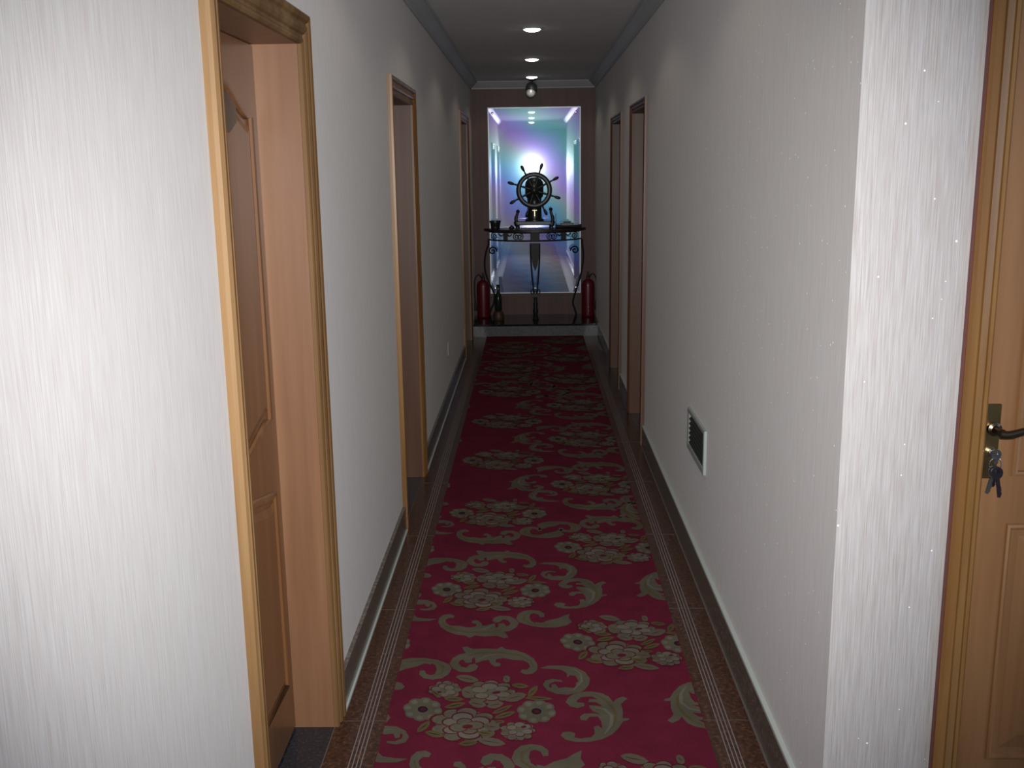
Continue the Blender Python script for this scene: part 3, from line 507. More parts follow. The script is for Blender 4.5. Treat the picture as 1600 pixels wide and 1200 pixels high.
(5,[(-0.04,-0.157),(-0.043,-0.17),(-0.054,-0.179),(-0.069,-0.182),(-0.085,-0.179),(-0.097,-0.17),(-0.102,-0.157),(-0.099,-0.144),(-0.088,-0.134),(-0.073,-0.131),(-0.057,-0.135),(-0.045,-0.144)]),
(6,[(-0.043,-0.153),(-0.046,-0.163),(-0.055,-0.171),(-0.068,-0.174),(-0.082,-0.171),(-0.092,-0.163),(-0.097,-0.152),(-0.094,-0.141),(-0.085,-0.133),(-0.071,-0.131),(-0.058,-0.134),(-0.047,-0.142)]),
(2,[(-0.062,-0.17),(-0.068,-0.172),(-0.076,-0.172),(-0.082,-0.169),(-0.087,-0.164),(-0.089,-0.159),(-0.088,-0.158),(-0.085,-0.163),(-0.081,-0.167),(-0.075,-0.169),(-0.069,-0.17),(-0.062,-0.169)]),
(5,[(-0.079,-0.115),(-0.082,-0.128),(-0.093,-0.138),(-0.109,-0.142),(-0.126,-0.138),(-0.139,-0.128),(-0.144,-0.114),(-0.141,-0.1),(-0.13,-0.09),(-0.114,-0.087),(-0.097,-0.09),(-0.084,-0.101)]),
(6,[(-0.08,-0.113),(-0.083,-0.124),(-0.092,-0.133),(-0.106,-0.136),(-0.121,-0.133),(-0.132,-0.124),(-0.137,-0.113),(-0.134,-0.101),(-0.124,-0.092),(-0.11,-0.089),(-0.096,-0.093),(-0.085,-0.101)]),
(2,[(-0.116,-0.129),(-0.123,-0.127),(-0.128,-0.122),(-0.131,-0.116),(-0.131,-0.11),(-0.128,-0.105),(-0.127,-0.105),(-0.129,-0.111),(-0.129,-0.116),(-0.126,-0.121),(-0.122,-0.125),(-0.116,-0.128)]),
(5,[(-0.075,-0.057),(-0.079,-0.073),(-0.092,-0.084),(-0.11,-0.088),(-0.129,-0.084),(-0.143,-0.072),(-0.15,-0.056),(-0.146,-0.04),(-0.134,-0.028),(-0.115,-0.024),(-0.096,-0.029),(-0.082,-0.041)]),
(6,[(-0.077,-0.059),(-0.08,-0.072),(-0.091,-0.082),(-0.107,-0.086),(-0.123,-0.082),(-0.136,-0.072),(-0.142,-0.059),(-0.138,-0.045),(-0.127,-0.035),(-0.111,-0.032),(-0.095,-0.035),(-0.082,-0.045)]),
(2,[(-0.131,-0.065),(-0.135,-0.059),(-0.135,-0.051),(-0.132,-0.045),(-0.126,-0.04),(-0.118,-0.039),(-0.117,-0.039),(-0.124,-0.042),(-0.129,-0.047),(-0.132,-0.052),(-0.133,-0.058),(-0.13,-0.065)]),
(5,[(-0.044,-0.021),(-0.048,-0.036),(-0.06,-0.047),(-0.077,-0.051),(-0.095,-0.047),(-0.109,-0.036),(-0.115,-0.02),(-0.111,-0.005),(-0.099,0.006),(-0.082,0.01),(-0.064,0.006),(-0.05,-0.005)]),
(6,[(-0.047,-0.026),(-0.05,-0.038),(-0.061,-0.048),(-0.076,-0.051),(-0.091,-0.047),(-0.103,-0.038),(-0.108,-0.025),(-0.105,-0.012),(-0.095,-0.003),(-0.079,0),(-0.064,-0.003),(-0.052,-0.013)]),
(2,[(-0.1,-0.018),(-0.099,-0.011),(-0.094,-0.006),(-0.087,-0.003),(-0.078,-0.003),(-0.071,-0.005),(-0.071,-0.006),(-0.079,-0.005),(-0.086,-0.006),(-0.092,-0.008),(-0.097,-0.013),(-0.099,-0.018)]),
(5,[(-0.001,-0.012),(-0.005,-0.027),(-0.017,-0.038),(-0.034,-0.042),(-0.052,-0.038),(-0.065,-0.027),(-0.071,-0.012),(-0.067,0.003),(-0.055,0.014),(-0.038,0.019),(-0.02,0.014),(-0.007,0.003)]),
(6,[(-0.006,-0.018),(-0.009,-0.031),(-0.02,-0.04),(-0.035,-0.043),(-0.05,-0.04),(-0.062,-0.03),(-0.067,-0.018),(-0.064,-0.005),(-0.053,0.005),(-0.038,0.008),(-0.023,0.004),(-0.011,-0.005)]),
(2,[(-0.052,-0.001),(-0.047,0.004),(-0.039,0.006),(-0.031,0.005),(-0.024,0.002),(-0.019,-0.004),(-0.019,-0.004),(-0.025,0),(-0.032,0.002),(-0.039,0.003),(-0.046,0.002),(-0.052,-0.002)]),
(5,[(0.052,-0.041),(0.048,-0.054),(0.037,-0.064),(0.022,-0.067),(0.007,-0.064),(-0.005,-0.054),(-0.01,-0.041),(-0.006,-0.028),(0.005,-0.018),(0.02,-0.014),(0.036,-0.018),(0.047,-0.028)]),
(6,[(0.045,-0.045),(0.041,-0.056),(0.032,-0.064),(0.019,-0.067),(0.005,-0.064),(-0.005,-0.056),(-0.009,-0.045),(-0.006,-0.033),(0.004,-0.025),(0.017,-0.022),(0.03,-0.025),(0.041,-0.034)]),
(2,[(0.019,-0.026),(0.026,-0.026),(0.033,-0.029),(0.038,-0.033),(0.04,-0.039),(0.039,-0.045),(0.038,-0.045),(0.038,-0.04),(0.035,-0.035),(0.031,-0.031),(0.026,-0.028),(0.019,-0.027)]),
(5,[(0.043,-0.115),(0.039,-0.127),(0.029,-0.136),(0.015,-0.139),(0,-0.136),(-0.011,-0.127),(-0.016,-0.114),(-0.013,-0.102),(-0.002,-0.093),(0.012,-0.09),(0.027,-0.093),(0.038,-0.102)]),
(7,[(0.036,-0.113),(0.033,-0.124),(0.024,-0.131),(0.012,-0.134),(-0.001,-0.131),(-0.011,-0.123),(-0.015,-0.113),(-0.012,-0.103),(-0.003,-0.095),(0.01,-0.092),(0.022,-0.095),(0.032,-0.103)]),
(2,[(0.028,-0.107),(0.031,-0.112),(0.031,-0.118),(0.029,-0.123),(0.024,-0.127),(0.017,-0.128),(0.017,-0.127),(0.022,-0.125),(0.026,-0.121),(0.028,-0.117),(0.029,-0.113),(0.027,-0.108)]),
(5,[(0.014,-0.143),(0.01,-0.158),(-0.003,-0.169),(-0.02,-0.173),(-0.039,-0.169),(-0.053,-0.158),(-0.059,-0.142),(-0.055,-0.127),(-0.042,-0.116),(-0.024,-0.112),(-0.005,-0.116),(0.009,-0.127)]),
(7,[(0.008,-0.139),(0.005,-0.152),(-0.006,-0.161),(-0.022,-0.165),(-0.038,-0.161),(-0.05,-0.152),(-0.055,-0.139),(-0.052,-0.126),(-0.041,-0.117),(-0.025,-0.113),(-0.009,-0.117),(0.004,-0.126)]),
(2,[(-0.002,-0.15),(-0.006,-0.155),(-0.013,-0.159),(-0.021,-0.161),(-0.029,-0.159),(-0.036,-0.155),(-0.036,-0.154),(-0.029,-0.157),(-0.021,-0.158),(-0.014,-0.157),(-0.008,-0.154),(-0.003,-0.149)]),
(5,[(-0.05,-0.12),(-0.053,-0.131),(-0.062,-0.139),(-0.076,-0.142),(-0.089,-0.139),(-0.1,-0.131),(-0.105,-0.119),(-0.102,-0.108),(-0.093,-0.099),(-0.079,-0.096),(-0.065,-0.099),(-0.054,-0.108)]),
(7,[(-0.052,-0.118),(-0.054,-0.128),(-0.062,-0.135),(-0.074,-0.137),(-0.086,-0.135),(-0.096,-0.127),(-0.1,-0.118),(-0.097,-0.108),(-0.089,-0.101),(-0.077,-0.098),(-0.065,-0.101),(-0.056,-0.108)]),
(2,[(-0.077,-0.132),(-0.084,-0.132),(-0.089,-0.129),(-0.093,-0.124),(-0.094,-0.119),(-0.093,-0.114),(-0.092,-0.114),(-0.092,-0.119),(-0.091,-0.123),(-0.087,-0.127),(-0.083,-0.13),(-0.077,-0.132)]),
(5,[(-0.055,-0.073),(-0.058,-0.084),(-0.068,-0.093),(-0.082,-0.096),(-0.096,-0.093),(-0.107,-0.084),(-0.111,-0.072),(-0.109,-0.06),(-0.099,-0.051),(-0.085,-0.048),(-0.071,-0.052),(-0.06,-0.061)]),
(7,[(-0.057,-0.074),(-0.059,-0.084),(-0.068,-0.091),(-0.08,-0.094),(-0.092,-0.091),(-0.102,-0.084),(-0.106,-0.074),(-0.103,-0.064),(-0.095,-0.056),(-0.083,-0.054),(-0.07,-0.056),(-0.061,-0.064)]),
(2,[(-0.097,-0.079),(-0.1,-0.074),(-0.101,-0.069),(-0.098,-0.064),(-0.093,-0.06),(-0.087,-0.059),(-0.087,-0.06),(-0.092,-0.062),(-0.096,-0.066),(-0.098,-0.07),(-0.098,-0.074),(-0.097,-0.079)]),
(5,[(-0.014,-0.045),(-0.017,-0.06),(-0.03,-0.071),(-0.047,-0.075),(-0.064,-0.07),(-0.078,-0.059),(-0.084,-0.044),(-0.08,-0.029),(-0.068,-0.018),(-0.051,-0.014),(-0.033,-0.018),(-0.019,-0.029)]),
(7,[(-0.018,-0.048),(-0.021,-0.061),(-0.032,-0.07),(-0.047,-0.073),(-0.062,-0.07),(-0.074,-0.061),(-0.079,-0.048),(-0.076,-0.035),(-0.065,-0.026),(-0.05,-0.022),(-0.034,-0.026),(-0.023,-0.035)]),
(2,[(-0.068,-0.038),(-0.065,-0.032),(-0.058,-0.028),(-0.05,-0.026),(-0.042,-0.028),(-0.035,-0.032),(-0.036,-0.033),(-0.043,-0.03),(-0.05,-0.029),(-0.057,-0.031),(-0.063,-0.033),(-0.067,-0.038)]),
(5,[(0.041,-0.068),(0.037,-0.082),(0.025,-0.092),(0.009,-0.096),(-0.008,-0.092),(-0.02,-0.082),(-0.026,-0.068),(-0.022,-0.053),(-0.01,-0.043),(0.006,-0.039),(0.023,-0.043),(0.036,-0.054)]),
(7,[(0.034,-0.07),(0.031,-0.082),(0.021,-0.09),(0.006,-0.094),(-0.008,-0.09),(-0.019,-0.082),(-0.024,-0.07),(-0.021,-0.058),(-0.01,-0.049),(0.004,-0.046),(0.019,-0.049),(0.03,-0.058)]),
(2,[(0.008,-0.052),(0.016,-0.053),(0.022,-0.056),(0.027,-0.062),(0.028,-0.068),(0.026,-0.074),(0.025,-0.074),(0.026,-0.068),(0.024,-0.063),(0.02,-0.058),(0.015,-0.055),(0.008,-0.053)]),
(5,[(0.004,-0.122),(0.001,-0.133),(-0.008,-0.141),(-0.021,-0.144),(-0.034,-0.141),(-0.044,-0.133),(-0.049,-0.121),(-0.046,-0.11),(-0.037,-0.102),(-0.024,-0.099),(-0.01,-0.102),(0,-0.111)]),
(6,[(0,-0.12),(-0.003,-0.129),(-0.011,-0.136),(-0.022,-0.139),(-0.034,-0.136),(-0.042,-0.129),(-0.046,-0.12),(-0.044,-0.11),(-0.036,-0.104),(-0.024,-0.101),(-0.013,-0.104),(-0.004,-0.111)]),
(2,[(-0.007,-0.125),(-0.009,-0.13),(-0.013,-0.133),(-0.019,-0.135),(-0.025,-0.134),(-0.031,-0.132),(-0.03,-0.131),(-0.025,-0.132),(-0.02,-0.132),(-0.015,-0.131),(-0.011,-0.128),(-0.008,-0.125)]),
(5,[(-0.027,-0.106),(-0.03,-0.119),(-0.04,-0.128),(-0.055,-0.131),(-0.071,-0.128),(-0.082,-0.118),(-0.088,-0.105),(-0.085,-0.093),(-0.074,-0.083),(-0.059,-0.08),(-0.043,-0.083),(-0.031,-0.093)]),
(6,[(-0.03,-0.105),(-0.033,-0.116),(-0.042,-0.124),(-0.055,-0.127),(-0.068,-0.124),(-0.078,-0.116),(-0.083,-0.105),(-0.08,-0.094),(-0.071,-0.086),(-0.058,-0.083),(-0.044,-0.086),(-0.034,-0.094)]),
(2,[(-0.061,-0.12),(-0.068,-0.118),(-0.073,-0.113),(-0.076,-0.108),(-0.075,-0.102),(-0.072,-0.097),(-0.072,-0.098),(-0.073,-0.102),(-0.073,-0.107),(-0.071,-0.112),(-0.066,-0.116),(-0.061,-0.119)]),
(5,[(-0.015,-0.072),(-0.018,-0.083),(-0.027,-0.091),(-0.039,-0.094),(-0.052,-0.091),(-0.062,-0.083),(-0.066,-0.072),(-0.063,-0.061),(-0.055,-0.053),(-0.042,-0.05),(-0.029,-0.053),(-0.019,-0.061)]),
(6,[(-0.018,-0.074),(-0.021,-0.083),(-0.028,-0.09),(-0.039,-0.092),(-0.05,-0.089),(-0.059,-0.083),(-0.063,-0.074),(-0.06,-0.064),(-0.053,-0.058),(-0.042,-0.055),(-0.03,-0.058),(-0.022,-0.065)]),
(2,[(-0.055,-0.067),(-0.053,-0.063),(-0.048,-0.06),(-0.042,-0.058),(-0.036,-0.059),(-0.031,-0.063),(-0.032,-0.063),(-0.037,-0.062),(-0.042,-0.061),(-0.047,-0.062),(-0.051,-0.064),(-0.054,-0.068)]),
(5,[(0.023,-0.092),(0.02,-0.105),(0.009,-0.114),(-0.005,-0.117),(-0.02,-0.114),(-0.031,-0.105),(-0.036,-0.092),(-0.032,-0.08),(-0.022,-0.071),(-0.008,-0.067),(0.007,-0.071),(0.019,-0.08)]),
(6,[(0.018,-0.093),(0.015,-0.103),(0.006,-0.111),(-0.007,-0.113),(-0.02,-0.111),(-0.029,-0.103),(-0.033,-0.093),(-0.031,-0.082),(-0.022,-0.074),(-0.009,-0.072),(0.004,-0.074),(0.014,-0.082)]),
(2,[(0,-0.079),(0.006,-0.082),(0.01,-0.087),(0.012,-0.092),(0.011,-0.098),(0.007,-0.102),(0.006,-0.101),(0.009,-0.097),(0.009,-0.092),(0.008,-0.088),(0.005,-0.084),(0,-0.08)]),
(1,[(-0.013,-0.097),(-0.015,-0.104),(-0.023,-0.11),(-0.033,-0.112),(-0.042,-0.11),(-0.046,-0.104),(-0.044,-0.097),(-0.036,-0.091),(-0.026,-0.088),(-0.017,-0.091)]),
(2,[(-0.051,-0.11),(-0.056,-0.1),(-0.054,-0.09),(-0.044,-0.082),(-0.031,-0.08),(-0.017,-0.083),(-0.007,-0.091),(-0.008,-0.091),(-0.018,-0.085),(-0.031,-0.083),(-0.043,-0.085),(-0.051,-0.092),(-0.054,-0.1),(-0.051,-0.11)]),
(0,[(-0.068,0.124),(-0.068,0.114),(-0.07,0.105),(-0.074,0.096),(-0.08,0.089),(-0.086,0.083),(-0.094,0.079),(-0.103,0.077),(-0.112,0.077),(-0.121,0.079),(-0.129,0.083),(-0.137,0.089),(-0.144,0.096),(-0.149,0.105),(-0.153,0.115),(-0.155,0.125),(-0.155,0.135),(-0.153,0.145),(-0.149,0.153),(-0.144,0.161),(-0.137,0.167),(-0.129,0.171),(-0.12,0.173),(-0.111,0.173),(-0.102,0.171),(-0.093,0.167),(-0.085,0.161),(-0.078,0.153),(-0.073,0.144),(-0.069,0.134)]),
(5,[(-0.06,0.12),(-0.062,0.112),(-0.067,0.107),(-0.074,0.105),(-0.082,0.107),(-0.088,0.112),(-0.091,0.12),(-0.089,0.127),(-0.084,0.133),(-0.076,0.135),(-0.069,0.133),(-0.063,0.127)]),
(6,[(-0.063,0.12),(-0.064,0.113),(-0.069,0.109),(-0.076,0.107),(-0.082,0.109),(-0.088,0.114),(-0.09,0.12),(-0.089,0.126),(-0.084,0.131),(-0.077,0.133),(-0.071,0.131),(-0.065,0.126)]),
(2,[(-0.071,0.127),(-0.067,0.125),(-0.065,0.122),(-0.065,0.118),(-0.067,0.115),(-0.07,0.113),(-0.07,0.113),(-0.069,0.116),(-0.068,0.119),(-0.068,0.121),(-0.069,0.124),(-0.071,0.126)]),
(5,[(-0.066,0.089),(-0.068,0.08),(-0.074,0.073),(-0.083,0.071),(-0.093,0.073),(-0.1,0.08),(-0.103,0.089),(-0.101,0.098),(-0.095,0.105),(-0.086,0.107),(-0.077,0.104),(-0.069,0.098)]),
(6,[(-0.069,0.091),(-0.071,0.083),(-0.076,0.078),(-0.084,0.076),(-0.092,0.078),(-0.099,0.084),(-0.101,0.091),(-0.1,0.099),(-0.094,0.104),(-0.086,0.106),(-0.078,0.104),(-0.072,0.099)]),
(2,[(-0.074,0.091),(-0.073,0.087),(-0.074,0.082),(-0.077,0.079),(-0.081,0.078),(-0.086,0.079),(-0.086,0.08),(-0.082,0.081),(-0.079,0.082),(-0.077,0.084),(-0.075,0.087),(-0.075,0.091)]),
(5,[(-0.09,0.076),(-0.091,0.068),(-0.097,0.062),(-0.105,0.06),(-0.114,0.062),(-0.121,0.068),(-0.124,0.076),(-0.122,0.085),(-0.116,0.091),(-0.108,0.093),(-0.099,0.09),(-0.093,0.084)]),
(6,[(-0.092,0.079),(-0.093,0.072),(-0.098,0.067),(-0.105,0.066),(-0.113,0.067),(-0.118,0.073),(-0.121,0.079),(-0.12,0.086),(-0.115,0.091),(-0.107,0.093),(-0.1,0.091),(-0.094,0.086)]),
(2,[(-0.097,0.072),(-0.099,0.069),(-0.102,0.066),(-0.106,0.066),(-0.11,0.067),(-0.114,0.07),(-0.113,0.071),(-0.11,0.069),(-0.107,0.069),(-0.103,0.069),(-0.101,0.07),(-0.098,0.072)]),
(5,[(-0.117,0.081),(-0.118,0.074),(-0.123,0.069),(-0.131,0.067),(-0.139,0.069),(-0.145,0.074),(-0.147,0.082),(-0.146,0.089),(-0.141,0.094),(-0.133,0.096),(-0.126,0.094),(-0.12,0.089)]),
(6,[(-0.117,0.084),(-0.118,0.078),(-0.123,0.074),(-0.129,0.072),(-0.136,0.074),(-0.141,0.078),(-0.144,0.084),(-0.142,0.09),(-0.138,0.095),(-0.132,0.097),(-0.125,0.095),(-0.12,0.09)]),
(2,[(-0.128,0.074),(-0.131,0.072),(-0.134,0.072),(-0.138,0.074),(-0.14,0.077),(-0.141,0.081),(-0.14,0.081),(-0.139,0.078),(-0.136,0.077),(-0.134,0.076),(-0.131,0.075),(-0.128,0.075)]),
(5,[(-0.136,0.11),(-0.137,0.101),(-0.144,0.094),(-0.153,0.092),(-0.162,0.095),(-0.17,0.101),(-0.173,0.11),(-0.171,0.119),(-0.165,0.126),(-0.156,0.129),(-0.146,0.126),(-0.139,0.119)]),
(6,[(-0.135,0.111),(-0.137,0.103),(-0.142,0.098),(-0.15,0.096),(-0.158,0.098),(-0.165,0.103),(-0.168,0.111),(-0.166,0.119),(-0.161,0.124),(-0.153,0.126),(-0.145,0.124),(-0.138,0.119)]),
(2,[(-0.158,0.101),(-0.162,0.102),(-0.165,0.105),(-0.167,0.11),(-0.166,0.114),(-0.163,0.117),(-0.163,0.117),(-0.164,0.113),(-0.164,0.11),(-0.162,0.107),(-0.16,0.104),(-0.157,0.101)]),
(5,[(-0.138,0.133),(-0.139,0.124),(-0.145,0.117),(-0.154,0.115),(-0.164,0.117),(-0.171,0.124),(-0.174,0.133),(-0.173,0.142),(-0.167,0.149),(-0.158,0.151),(-0.148,0.148),(-0.141,0.142)]),
(6,[(-0.137,0.132),(-0.139,0.124),(-0.144,0.119),(-0.152,0.117),(-0.16,0.119),(-0.166,0.124),(-0.169,0.132),(-0.168,0.14),(-0.162,0.145),(-0.154,0.147),(-0.146,0.145),(-0.14,0.139)]),
(2,[(-0.164,0.126),(-0.167,0.13),(-0.168,0.134),(-0.167,0.138),(-0.165,0.141),(-0.161,0.143),(-0.16,0.142),(-0.163,0.139),(-0.164,0.137),(-0.165,0.134),(-0.165,0.13),(-0.163,0.127)]),
(5,[(-0.12,0.162),(-0.122,0.155),(-0.127,0.149),(-0.134,0.147),(-0.142,0.149),(-0.148,0.155),(-0.151,0.162),(-0.15,0.17),(-0.145,0.176),(-0.137,0.178),(-0.129,0.176),(-0.123,0.17)]),
(6,[(-0.12,0.159),(-0.121,0.153),(-0.126,0.148),(-0.133,0.146),(-0.139,0.148),(-0.145,0.153),(-0.147,0.159),(-0.146,0.166),(-0.141,0.171),(-0.135,0.172),(-0.128,0.17),(-0.123,0.166)]),
(2,[(-0.145,0.164),(-0.145,0.168),(-0.142,0.171),(-0.139,0.172),(-0.135,0.172),(-0.132,0.17),(-0.132,0.169),(-0.135,0.169),(-0.138,0.169),(-0.14,0.168),(-0.143,0.166),(-0.144,0.164)]),
(5,[(-0.096,0.165),(-0.098,0.157),(-0.104,0.15),(-0.113,0.148),(-0.122,0.151),(-0.129,0.157),(-0.132,0.166),(-0.13,0.174),(-0.124,0.181),(-0.116,0.183),(-0.106,0.181),(-0.1,0.174)]),
(6,[(-0.098,0.162),(-0.099,0.155),(-0.104,0.15),(-0.112,0.148),(-0.12,0.15),(-0.126,0.155),(-0.128,0.162),(-0.127,0.17),(-0.122,0.175),(-0.114,0.177),(-0.106,0.175),(-0.1,0.17)]),
(2,[(-0.122,0.172),(-0.12,0.175),(-0.116,0.177),(-0.111,0.176),(-0.107,0.174),(-0.105,0.17),(-0.106,0.17),(-0.109,0.172),(-0.112,0.173),(-0.115,0.173),(-0.119,0.173),(-0.122,0.172)]),
(5,[(-0.072,0.149),(-0.073,0.142),(-0.078,0.136),(-0.086,0.134),(-0.093,0.136),(-0.099,0.142),(-0.102,0.149),(-0.1,0.156),(-0.095,0.162),(-0.088,0.164),(-0.08,0.162),(-0.074,0.156)]),
(6,[(-0.074,0.147),(-0.076,0.141),(-0.08,0.136),(-0.086,0.135),(-0.093,0.136),(-0.098,0.141),(-0.1,0.147),(-0.099,0.153),(-0.095,0.158),(-0.088,0.159),(-0.082,0.158),(-0.076,0.153)]),
(2,[(-0.088,0.158),(-0.085,0.158),(-0.081,0.157),(-0.078,0.154),(-0.077,0.15),(-0.078,0.147),(-0.079,0.147),(-0.079,0.15),(-0.081,0.152),(-0.083,0.154),(-0.085,0.155),(-0.088,0.157)]),
(5,[(-0.079,0.102),(-0.081,0.093),(-0.087,0.087),(-0.096,0.084),(-0.105,0.087),(-0.113,0.094),(-0.116,0.103),(-0.114,0.112),(-0.108,0.118),(-0.099,0.121),(-0.089,0.118),(-0.082,0.112)]),
(7,[(-0.081,0.103),(-0.083,0.096),(-0.089,0.09),(-0.096,0.088),(-0.105,0.09),(-0.111,0.096),(-0.114,0.103),(-0.112,0.111),(-0.107,0.117),(-0.099,0.119),(-0.091,0.117),(-0.084,0.111)]),
(2,[(-0.088,0.108),(-0.086,0.104),(-0.085,0.1),(-0.087,0.096),(-0.09,0.093),(-0.094,0.092),(-0.095,0.093),(-0.092,0.095),(-0.089,0.098),(-0.088,0.101),(-0.088,0.104),(-0.089,0.107)]),
(5,[(-0.101,0.086),(-0.102,0.078),(-0.107,0.073),(-0.115,0.071),(-0.123,0.073),(-0.129,0.079),(-0.131,0.086),(-0.13,0.093),(-0.125,0.099),(-0.117,0.101),(-0.11,0.099),(-0.103,0.093)]),
(7,[(-0.102,0.088),(-0.103,0.082),(-0.108,0.077),(-0.114,0.076),(-0.121,0.077),(-0.127,0.082),(-0.129,0.088),(-0.128,0.094),(-0.123,0.099),(-0.117,0.1),(-0.11,0.099),(-0.104,0.094)]),
(2,[(-0.108,0.082),(-0.109,0.079),(-0.112,0.077),(-0.116,0.076),(-0.12,0.077),(-0.122,0.08),(-0.122,0.081),(-0.119,0.08),(-0.116,0.08),(-0.113,0.08),(-0.111,0.081),(-0.108,0.082)]),
(5,[(-0.125,0.097),(-0.127,0.089),(-0.132,0.083),(-0.14,0.081),(-0.148,0.084),(-0.154,0.089),(-0.157,0.097),(-0.156,0.105),(-0.151,0.11),(-0.143,0.112),(-0.135,0.11),(-0.128,0.105)]),
(7,[(-0.126,0.098),(-0.127,0.092),(-0.132,0.087),(-0.138,0.085),(-0.145,0.087),(-0.151,0.092),(-0.153,0.098),(-0.152,0.105),(-0.147,0.109),(-0.141,0.111),(-0.134,0.109),(-0.128,0.105)]),
(2,[(-0.14,0.088),(-0.144,0.088),(-0.148,0.089),(-0.15,0.092),(-0.151,0.096),(-0.151,0.1),(-0.15,0.099),(-0.149,0.096),(-0.148,0.094),(-0.146,0.092),(-0.143,0.09),(-0.14,0.089)]),
(5,[(-0.13,0.127),(-0.132,0.119),(-0.137,0.113),(-0.146,0.111),(-0.154,0.113),(-0.161,0.119),(-0.164,0.127),(-0.163,0.136),(-0.157,0.142),(-0.149,0.144),(-0.14,0.142),(-0.133,0.135)]),
(7,[(-0.13,0.126),(-0.132,0.119),(-0.136,0.114),(-0.144,0.112),(-0.151,0.114),(-0.157,0.119),(-0.16,0.126),(-0.158,0.133),(-0.154,0.139),(-0.146,0.14),(-0.139,0.138),(-0.133,0.133)]),
(2,[(-0.156,0.122),(-0.158,0.126),(-0.158,0.13),(-0.157,0.134),(-0.154,0.136),(-0.15,0.137),(-0.15,0.136),(-0.152,0.134),(-0.154,0.132),(-0.155,0.129),(-0.156,0.126),(-0.155,0.123)]),
(5,[(-0.108,0.144),(-0.109,0.135),(-0.115,0.129),(-0.123,0.127),(-0.132,0.129),(-0.139,0.136),(-0.142,0.144),(-0.141,0.153),(-0.135,0.159),(-0.126,0.161),(-0.117,0.159),(-0.111,0.152)]),
(7,[(-0.109,0.142),(-0.11,0.135),(-0.115,0.13),(-0.122,0.128),(-0.13,0.13),(-0.136,0.135),(-0.139,0.142),(-0.137,0.149),(-0.132,0.154),(-0.125,0.156),(-0.117,0.154),(-0.111,0.149)]),
(2,[(-0.134,0.15),(-0.132,0.153),(-0.128,0.155),(-0.124,0.155),(-0.12,0.153),(-0.117,0.15),(-0.118,0.149),(-0.121,0.151),(-0.124,0.151),(-0.127,0.151),(-0.13,0.151),(-0.133,0.149)]),
(5,[(-0.085,0.133),(-0.087,0.124),(-0.093,0.118),(-0.102,0.115),(-0.111,0.118),(-0.118,0.124),(-0.121,0.133),(-0.12,0.142),(-0.114,0.148),(-0.105,0.151),(-0.095,0.148),(-0.088,0.142)]),
(7,[(-0.087,0.131),(-0.089,0.124),(-0.094,0.119),(-0.102,0.117),(-0.11,0.119),(-0.116,0.124),(-0.119,0.132),(-0.117,0.139),(-0.112,0.145),(-0.104,0.147),(-0.096,0.145),(-0.09,0.139)]),
(2,[(-0.105,0.143),(-0.1,0.143),(-0.096,0.142),(-0.093,0.138),(-0.092,0.134),(-0.093,0.13),(-0.093,0.13),(-0.094,0.134),(-0.096,0.137),(-0.098,0.139),(-0.101,0.141),(-0.105,0.142)]),
(1,[(-0.126,0.106),(-0.127,0.102),(-0.13,0.098),(-0.136,0.097),(-0.14,0.099),(-0.142,0.102),(-0.141,0.106),(-0.138,0.11),(-0.132,0.111),(-0.128,0.11)]),
(2,[(-0.145,0.098),(-0.148,0.104),(-0.147,0.111),(-0.142,0.116),(-0.135,0.117),(-0.128,0.115),(-0.123,0.11),(-0.123,0.109),(-0.129,0.113),(-0.135,0.113),(-0.14,0.112),(-0.144,0.109),(-0.146,0.104),(-0.144,0.099)]),
(0,[(0.162,-0.131),(0.161,-0.14),(0.158,-0.149),(0.153,-0.157),(0.147,-0.164),(0.14,-0.17),(0.131,-0.173),(0.122,-0.175),(0.113,-0.175),(0.104,-0.173),(0.096,-0.169),(0.088,-0.164),(0.082,-0.157),(0.077,-0.149),(0.074,-0.14),(0.073,-0.131),(0.074,-0.121),(0.076,-0.112),(0.081,-0.104),(0.087,-0.096),(0.094,-0.091),(0.103,-0.087),(0.112,-0.085),(0.121,-0.085),(0.131,-0.087),(0.139,-0.091),(0.147,-0.097),(0.153,-0.104),(0.158,-0.112),(0.161,-0.121)]),
(5,[(0.179,-0.124),(0.177,-0.132),(0.171,-0.137),(0.163,-0.139),(0.155,-0.137),(0.149,-0.131),(0.147,-0.124),(0.149,-0.117),(0.155,-0.112),(0.163,-0.11),(0.171,-0.112),(0.177,-0.117)]),
(6,[(0.174,-0.124),(0.172,-0.13),(0.167,-0.135),(0.16,-0.136),(0.153,-0.135),(0.148,-0.13),(0.146,-0.124),(0.148,-0.118),(0.153,-0.114),(0.16,-0.112),(0.167,-0.114),(0.172,-0.118)]),
(2,[(0.168,-0.117),(0.171,-0.119),(0.173,-0.122),(0.173,-0.126),(0.172,-0.129),(0.169,-0.131),(0.168,-0.13),(0.17,-0.128),(0.171,-0.125),(0.17,-0.123),(0.17,-0.121),(0.168,-0.118)]),
(5,[(0.167,-0.156),(0.165,-0.163),(0.159,-0.169),(0.151,-0.171),(0.142,-0.169),(0.136,-0.163),(0.134,-0.156),(0.136,-0.148),(0.142,-0.142),(0.151,-0.14),(0.159,-0.143),(0.165,-0.148)]),
(6,[(0.163,-0.154),(0.161,-0.16),(0.156,-0.164),(0.148,-0.166),(0.141,-0.164),(0.136,-0.16),(0.134,-0.153),(0.136,-0.147),(0.141,-0.142),(0.148,-0.141),(0.156,-0.142),(0.161,-0.147)]),
(2,[(0.16,-0.154),(0.161,-0.158),(0.16,-0.161),(0.157,-0.164),(0.153,-0.165),(0.149,-0.164),(0.149,-0.163),(0.152,-0.163),(0.155,-0.161),(0.157,-0.159),(0.159,-0.157),(0.16,-0.154)]),
